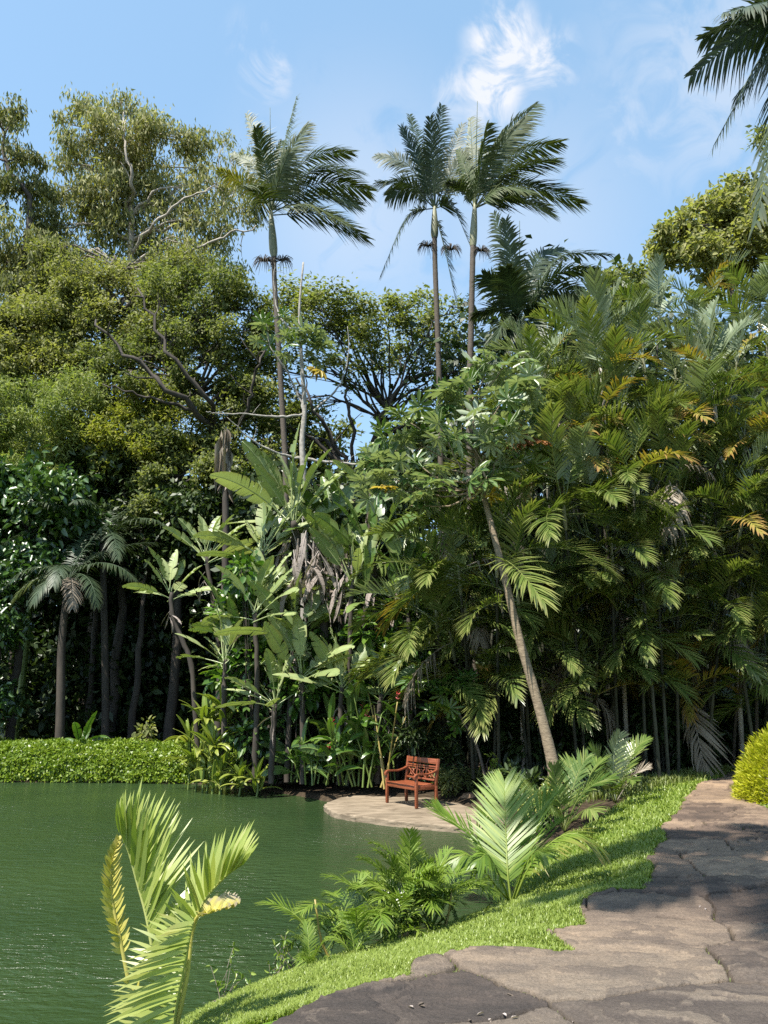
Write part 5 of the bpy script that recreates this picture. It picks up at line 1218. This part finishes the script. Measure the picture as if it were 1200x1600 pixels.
# (a) palm in front of the terrace, bright upright middle frond
Y1 = 8.75; b = foot(800, 1410, Y1, -.42)
K = dict(nl=44, lmax=.62, w=.026, fw=(.62, 1.2), vee=.22, droop=.05, start=.16, rr=.014, segs=3)
fr = [(Ym([(798, 1408), (793, 1360, .08), (791, 1310, .3), (789, 1260, .6), (788, 1222, .85)], Y1), [-.2, -.85, .5], dict(K, nl=54, lmax=.62, w=.028, vee=.12)),
      (Ym([(795, 1408), (775, 1350, .2), (740, 1308, .4), (700, 1280, .55), (682, 1264, .6)], Y1), [.4, -.3, 1], dict(K, lmax=.42, vee=.3, nl=34)),
      (Ym([(803, 1408), (830, 1350, -.1), (868, 1312, -.2), (902, 1303, -.3), (938, 1325, -.35)], Y1), [-.2, -.2, 1], dict(K, lmax=.40, vee=-.15, droop=.35, tipb=.35, mat='nearpalm', nl=34)),
      (Ym([(798, 1410), (775, 1385, -.2), (750, 1352, -.35), (728, 1335, -.45), (712, 1345, -.5)], Y1), [.3, -.4, .8], dict(K, lmax=.36, vee=-.1, droop=.5, nl=32)),
      (Ym([(803, 1408), (815, 1350, .2), (832, 1300, .4), (848, 1262, .5), (868, 1240, .6)], Y1), [-.7, -.3, .5], dict(K, lmax=.45, nl=34)),
      (Ym([(803, 1408), (822, 1360, .3), (846, 1310, .7), (868, 1288, 1.0), (890, 1275, 1.2)], Y1), [-.3, .2, 1], dict(K, lmax=.42, nl=32)),
      (Ym([(797, 1410), (785, 1380, -.3), (772, 1350, -.5), (760, 1335, -.7), (748, 1345, -.8)], Y1), [.2, -.6, .8], dict(K, lmax=.30, vee=0, droop=.4, nl=26)),
      (Ym([(800, 1410), (812, 1375, -.3), (824, 1345, -.55), (838, 1330, -.75), (850, 1335, -.85)], Y1), [-.2, -.5, .8], dict(K, lmax=.32, vee=0, droop=.3, nl=26)),
      (Ym([(800, 1410), (790, 1360, .4), (770, 1300, .8), (755, 1270, 1.2)], Y1), [.3, .5, .8], dict(K, lmax=.40, nl=30))]
young_palm('young palm on the grass bank before the terrace, middle frond shining white at the tip', b, fr, 1001)
# (b),(c) small palms further up the bank
Y2 = 12.6; b = foot(882, 1300, Y2, -.3)
K2 = dict(nl=28, lmax=.38, w=.032, fw=(.5, 1.15), vee=.35, droop=.15, start=.25, rr=.012, segs=2)
fr = [(Ym([(882, 1300), (876, 1260), (868, 1220), (865, 1200)], Y2), [.5, -.8, .4], dict(K2)), (Ym([(882, 1300), (890, 1250, .1), (905, 1205, .2), (918, 1182, .2)], Y2), [-.6, -.5, .5], dict(K2)),
      (Ym([(882, 1300), (900, 1255, -.2), (925, 1228, -.4), (955, 1215, -.5)], Y2), [-.3, -.3, 1], dict(K2, lmax=.42, vee=.2)), (Ym([(882, 1300), (860, 1265, -.2), (835, 1240, -.3), (815, 1228, -.3)], Y2), [.4, -.3, 1], dict(K2, lmax=.42)),
      (Ym([(882, 1300), (898, 1278, -.5), (915, 1265, -.9), (930, 1268, -1.1)], Y2), [-.2, -.5, .8], dict(K2, lmax=.36, vee=0)), (Ym([(882, 1300), (872, 1272, -.4), (858, 1258, -.7), (842, 1260, -.9)], Y2), [.2, -.5, .8], dict(K2, lmax=.36, vee=0)),
      (Ym([(882, 1300), (885, 1240, .4), (890, 1200, .8), (896, 1190, 1)], Y2), [0, -.6, .6], dict(K2)), (Ym([(882, 1300), (912, 1250, .3), (935, 1215, .6), (950, 1205, .8)], Y2), [-.6, 0, .8], dict(K2)), (Ym([(882, 1300), (905, 1245, .2), (928, 1200, .5), (938, 1190, .6)], Y2), [-.6, -.4, .5], dict(K2))]
young_palm('small dark green palm at the foot of the leaning tree', b, fr, 1002, 'grove')
Y3 = 14.6; b = foot(962, 1255, Y3, -.15)
fr = [(Ym([(962, 1255), (958, 1215), (960, 1175), (968, 1148)], Y3), [.4, -.9, .3], dict(K2, mat='silver', label='pale silvery upright frond', lmax=.42)), (Ym([(962, 1255), (975, 1210, .1), (990, 1175, .2), (1008, 1155, .3)], Y3), [-.6, -.5, .6], dict(K2, lmax=.42)),
      (Ym([(962, 1255), (945, 1215), (935, 1185), (925, 1172)], Y3), [.6, -.5, .5], dict(K2)), (Ym([(962, 1255), (980, 1225, -.3), (995, 1208, -.5), (1012, 1200, -.6)], Y3), [-.2, -.4, 1], dict(K2, mat='deadpalm', lmax=.3, label='dry pale frond')),
      (Ym([(962, 1255), (940, 1228, -.3), (925, 1210, -.5), (905, 1206, -.6)], Y3), [.2, -.4, 1], dict(K2, lmax=.38)), (Ym([(962, 1255), (955, 1230, -.4), (945, 1210, -.7), (935, 1212, -.9)], Y3), [.2, -.6, .8], dict(K2, lmax=.36)), (Ym([(962, 1255), (968, 1215, .3), (975, 1180, .6), (980, 1165, .7)], Y3), [-.2, -.6, .6], dict(K2)),
      (Ym([(962, 1255), (968, 1235, -.4), (978, 1218, -.7), (990, 1220, -.9)], Y3), [-.2, -.6, .8], dict(K2, lmax=.34))]
young_palm('small palm with a silvery upright frond at the top of the grass bank', b, fr, 1003, 'grove')
shrub('speckled_shrub', 'shrub with small yellow-speckled leaves between the young palms', [(845, 1255, 20, 260), (862, 1240, 18, 220), (835, 1275, 18, 220), (855, 1275, 18, 200), (825, 1258, 14, 140)], 13.3, 'variegated', 1010, L=.11, asp=.35, fz=-.35)
# ferns beside it
rgf = np.random.default_rng(1011)
FERN = frond_set('feather', 'frond', .8, [(80, 40), (68, 60), (55, 80), (40, 90)], .13, .03, 1012, nl=24, tipb=.05, droop=.2, vee=.1)
b = foot(838, 1258, 14.0, -.3); root = thing('fern', 'fern with fine upright fronds behind the speckled shrub', 'fern', b)
for k in range(11): link('frond', FERN[k % 4][1], root, rgf.normal(0, .06, 3) * [1, 1, 0], (0, 0, k * 2.4), rgf.uniform(.9, 1.3))
# (d) leafy clump of fine palms at the water's edge
rg = np.random.default_rng(1020)
ARE = frond_set('areca', 'frond', .95, [(84, 40), (76, 60), (66, 80), (56, 95), (44, 100), (30, 95), (70, 110), (50, 70)], .33, .024, 1021, nl=28, tipb=.12, droop=.25, vee=.25, segs=3, gap=.05)
for i, (px, py, Y, n, sc, lab) in enumerate([(600, 1470, 7.5, 10, .72, 'leafy palm clump in the middle of the waterside group, tallest stems'), (655, 1462, 7.7, 10, .72, 'leafy palm clump at the right of the waterside group'), (548, 1490, 7.2, 9, .62, 'leafy palm clump at the left of the waterside group'), (490, 1520, 6.7, 9, .45, 'low leafy palm sprawling at the left end of the waterside group'), (625, 1455, 7.9, 9, .72, 'leafy palm clump at the back of the waterside group')]):
    b = foot(px, py, Y, WZ - .02); root = thing('waterside_palm', lab, 'palm', b, 'leafy small palms at the waters edge')
    for s_ in range(3 if i != 3 else 2):
        g0 = np.array([rg.normal(0, .13), rg.normal(0, .12), 0]); top = g0 + [rg.normal(0, .10), rg.normal(0, .08), rg.uniform(.30, .6) * sc]
        mb = MB(); tube(mb, b + spline([g0, (g0 + top) / 2, top], 6), np.linspace(.014, .010, 6), 6); part('stem', mb, 'greenstem', root, True)
        for k in range(max(3, n - 3)):
            el, me = ARE[rg.integers(0, len(ARE))]; link('frond', me, root, top + rg.normal(0, .015, 3), (rg.normal(0, .12), rg.normal(0, .12), k * 2.4 + s_ + rg.normal(0, .4)), sc * rg.uniform(.7, 1.05))
    if i in (1, 2):
        mb = MB(); d_ = 1 if i == 1 else -1; tube(mb, b + spline([[0, -.1, 0], [.22 * d_, -.12, .25], [.30 * d_, -.12, .62]], 8), np.linspace(.014, .008, 8), 5); o = part('dry_stalk', mb, 'yellowstem', root, True); o['label'] = 'bare yellow leaf stalk'
# small fern leaves on the bank edge
b = foot(700, 1440, 8.0, -.5); root = thing('fern', 'row of small upright fern leaves on the bank beside the waterside palms', 'fern', b)
for k, px in enumerate((665, 680, 692, 705, 718, 735, 750, 765)):
    q = W(px, 1452 - k * 2.3, 7.9); q[2] = -.5; link('frond', FERN[k % 2][1], root, q - b, (0, 0, rgf.uniform(0, 6.28)), .42)
# (e) big palm at the lower left
Y5 = 5.15; b = foot(268, 1640, Y5, -.62)
FC = (-.25, -.85, .45)
K5 = dict(start=.05, face=FC, rr=.016, segs=3, droop=.03, dens_jit=.15)
fr = [(Ym([(262, 1640), (246, 1540, .0), (230, 1440, .05), (214, 1380, .08), (200, 1330, .08), (184, 1292, .05)], Y5), [1, -.12, .15], dict(K5, nl=40, lmax=.52, w=.036, fw=(.5, 1.05), vee=1.0, start=.26, mat='limepalm')),
      (Ym([(268, 1640), (285, 1540), (298, 1470, -.05), (318, 1410, -.1), (350, 1372, -.15), (376, 1352, -.2)], Y5), [-.6, -.1, .9], dict(K5, nl=30, lmax=.40, w=.030, fw=(.75, 1.2), vee=.8, start=.40, mat='limepalm')),
      (Ym([(262, 1640), (266, 1640), (278, 1560, -.1), (292, 1490, -.2), (302, 1440, -.3)], Y5), [-1, -.15, .1], dict(K5, nl=38, lmax=.44, w=.027, fw=(-.18, .12), vee=1.1, start=.12, droop=.10, tipb=.15, mat='limepalm')),
      (Ym([(200, 1530), (186, 1460), (174, 1400), (174, 1350), (184, 1312)], Y5 + .15), [.5, -.85, 0], dict(K5, nl=30, lmax=.12, w=.028, fw=(.7, 1.15), vee=.5, start=.15, droop=.05, mat='yellowpalm', tipb=.12, label='yellowed frond with dead grey leaflets')),
      (Ym([(262, 1640), (235, 1590, .15), (212, 1555, .15), (200, 1530, .15)], Y5), [.65, -.75, 0], dict(K5, nl=4, lmax=.1, w=.02, fw=(.4, .9), vee=.3, mat='yellowpalm')),
      (Ym([(268, 1640), (292, 1530, -.1), (304, 1440, -.12), (330, 1425, -.2), (368, 1412, -.25)], Y5), [-.2, -.4, .9], dict(K5, nl=18, lmax=.12, w=.035, fw=(.4, 1.0), vee=.6, start=.62, tipb=.6, mat='yellowpalm', label='short yellowing frond'))]
young_palm('bright lime-green young palm rising from the water edge at the lower left', b, fr, 1030)
mb = MB(); tube(mb, Ym([(266, 1660), (278, 1570), (291, 1500), (300, 1450)], Y5 + .03), [.03, .024, .018, .010], 7); o_ = part('stem', mb, 'darkbark', [o for o in bpy.data.objects if o.name.startswith('young_palm')][-1], True)
# weeds at the water's edge
rg = np.random.default_rng(1040)
for i, (px, py, n, lab) in enumerate([(430, 1530, 9, 'wispy weed in the shallow water beside the low waterside palm'), (345, 1560, 7, 'thin seeding grass stems in the water near the lower left palm'), (465, 1520, 6, 'scraggly dry weed at the end of the waterside palms')]):
    b = G(px, py, WZ); root = thing('weed', lab, 'weed', b, 'weeds at the waterline'); ms, ml = MB(), MB()
    for k in range(n):
        e = b + np.array([rg.normal(0, .12), rg.normal(0, .1), rg.uniform(.12, .32)]); q = spline([b + rg.normal(0, .04, 3) * [1, 1, 0], (b + e) / 2 + rg.normal(0, .03, 3), e], 6); tube(ms, q, np.linspace(.003, .0015, 6), 4)
        leaves(ml, rg, q[rg.integers(2, 6, 7)], .05, .4, big=True)
    part('stems', ms, 'deadstem', root); part('foliage', ml, 'areca', root)

# golden rounded bush at the right edge
rg = np.random.default_rng(1050)
c = np.array([W(1272, 1262, 13.3)[0], 13.3, 0]); root = thing('golden_bush', 'round golden yellow-green bush beside the path at the right edge', 'bush', c)
n = 26000; d = unit(rg.normal(size=(n, 3))); d[:, 2] = np.abs(d[:, 2]) * 1.0 - .1; d = unit(d)
lump = 1 + .18 * (fbm(d[:, 0] * 3 + 9, d[:, 1] * 3 + d[:, 2] * 3 + 9, 5) - .5) * 2
q = c + d * np.array([1.18, 1.1, 1.30]) * (lump * rg.uniform(.80, 1.0, n))[:, None]
mb = MB(); leaves(mb, rg, q, .10, .2, unit(d + rg.normal(0, .4, (n, 3)) + [0, 0, .35]), None, fold=.15); part('foliage', mb, 'golden', root)
mb = MB(); u, v = np.meshgrid(np.linspace(0, 2 * math.pi, 25)[:-1], np.linspace(.02, 1.6, 9))
i = np.arange(8)[:, None] * 24; j = np.arange(24)[None]
mb.add(c + np.stack([np.cos(u) * np.sin(v) * .92, np.sin(u) * np.sin(v) * .86, np.cos(v) * 1.02], -1), np.stack([i + j, i + 24 + j, i + 24 + (j + 1) % 24, i + (j + 1) % 24], -1).reshape(-1, 4)); part('twigs', mb, 'bark', root, True)
# low ground-cover edge at the back of the lawn
rg = np.random.default_rng(1060); n = 5000
tt = rg.uniform(0, 1, n); A_, B_ = G(930, 1235, -.05)[:2], G(1128, 1205, 0)[:2]
xy = A_ + (B_ - A_) * tt[:, None] + rg.normal(0, .28, (n, 2))
mb = MB(); blades(mb, rg, np.column_stack([xy, height(xy[:, 0], xy[:, 1])]), .17, .022)
tag(link('border_grass', mb.mesh('border_grass', 'grassdry')), 'taller pale grass edging the back of the lawn before the dark grove', 'grass', kind='stuff')
# fallen dry leaves on path and terrace
rg = np.random.default_rng(1070)
n = 3000; xa = rg.uniform(-1.5, 6.5, n); ya = 4 + 9 * rg.uniform(0, 1, n) ** 1.3
ok = (sdf(path_poly, xa, ya) < -.08) & (fbm(xa * 1.3, ya * 1.3, 77) + rg.normal(0, .08, n) > .56)
xa, ya = xa[ok][:520], ya[ok][:520]
mb = MB(); leaves(mb, rg, np.stack([xa, ya, np.full(len(xa), .012) + rg.uniform(0, .012, len(xa))], 1), .035, .4, rg.normal(size=(len(xa), 3)) * [1, 1, .1], rg.normal(0, .25, (len(xa), 3)) + [0, 0, 1], big=True)
tag(link('leaf_litter', mb.mesh('leaf_litter', 'deadbig')), 'scattered small dry leaves lying on the stone path', 'leaf litter', kind='stuff')
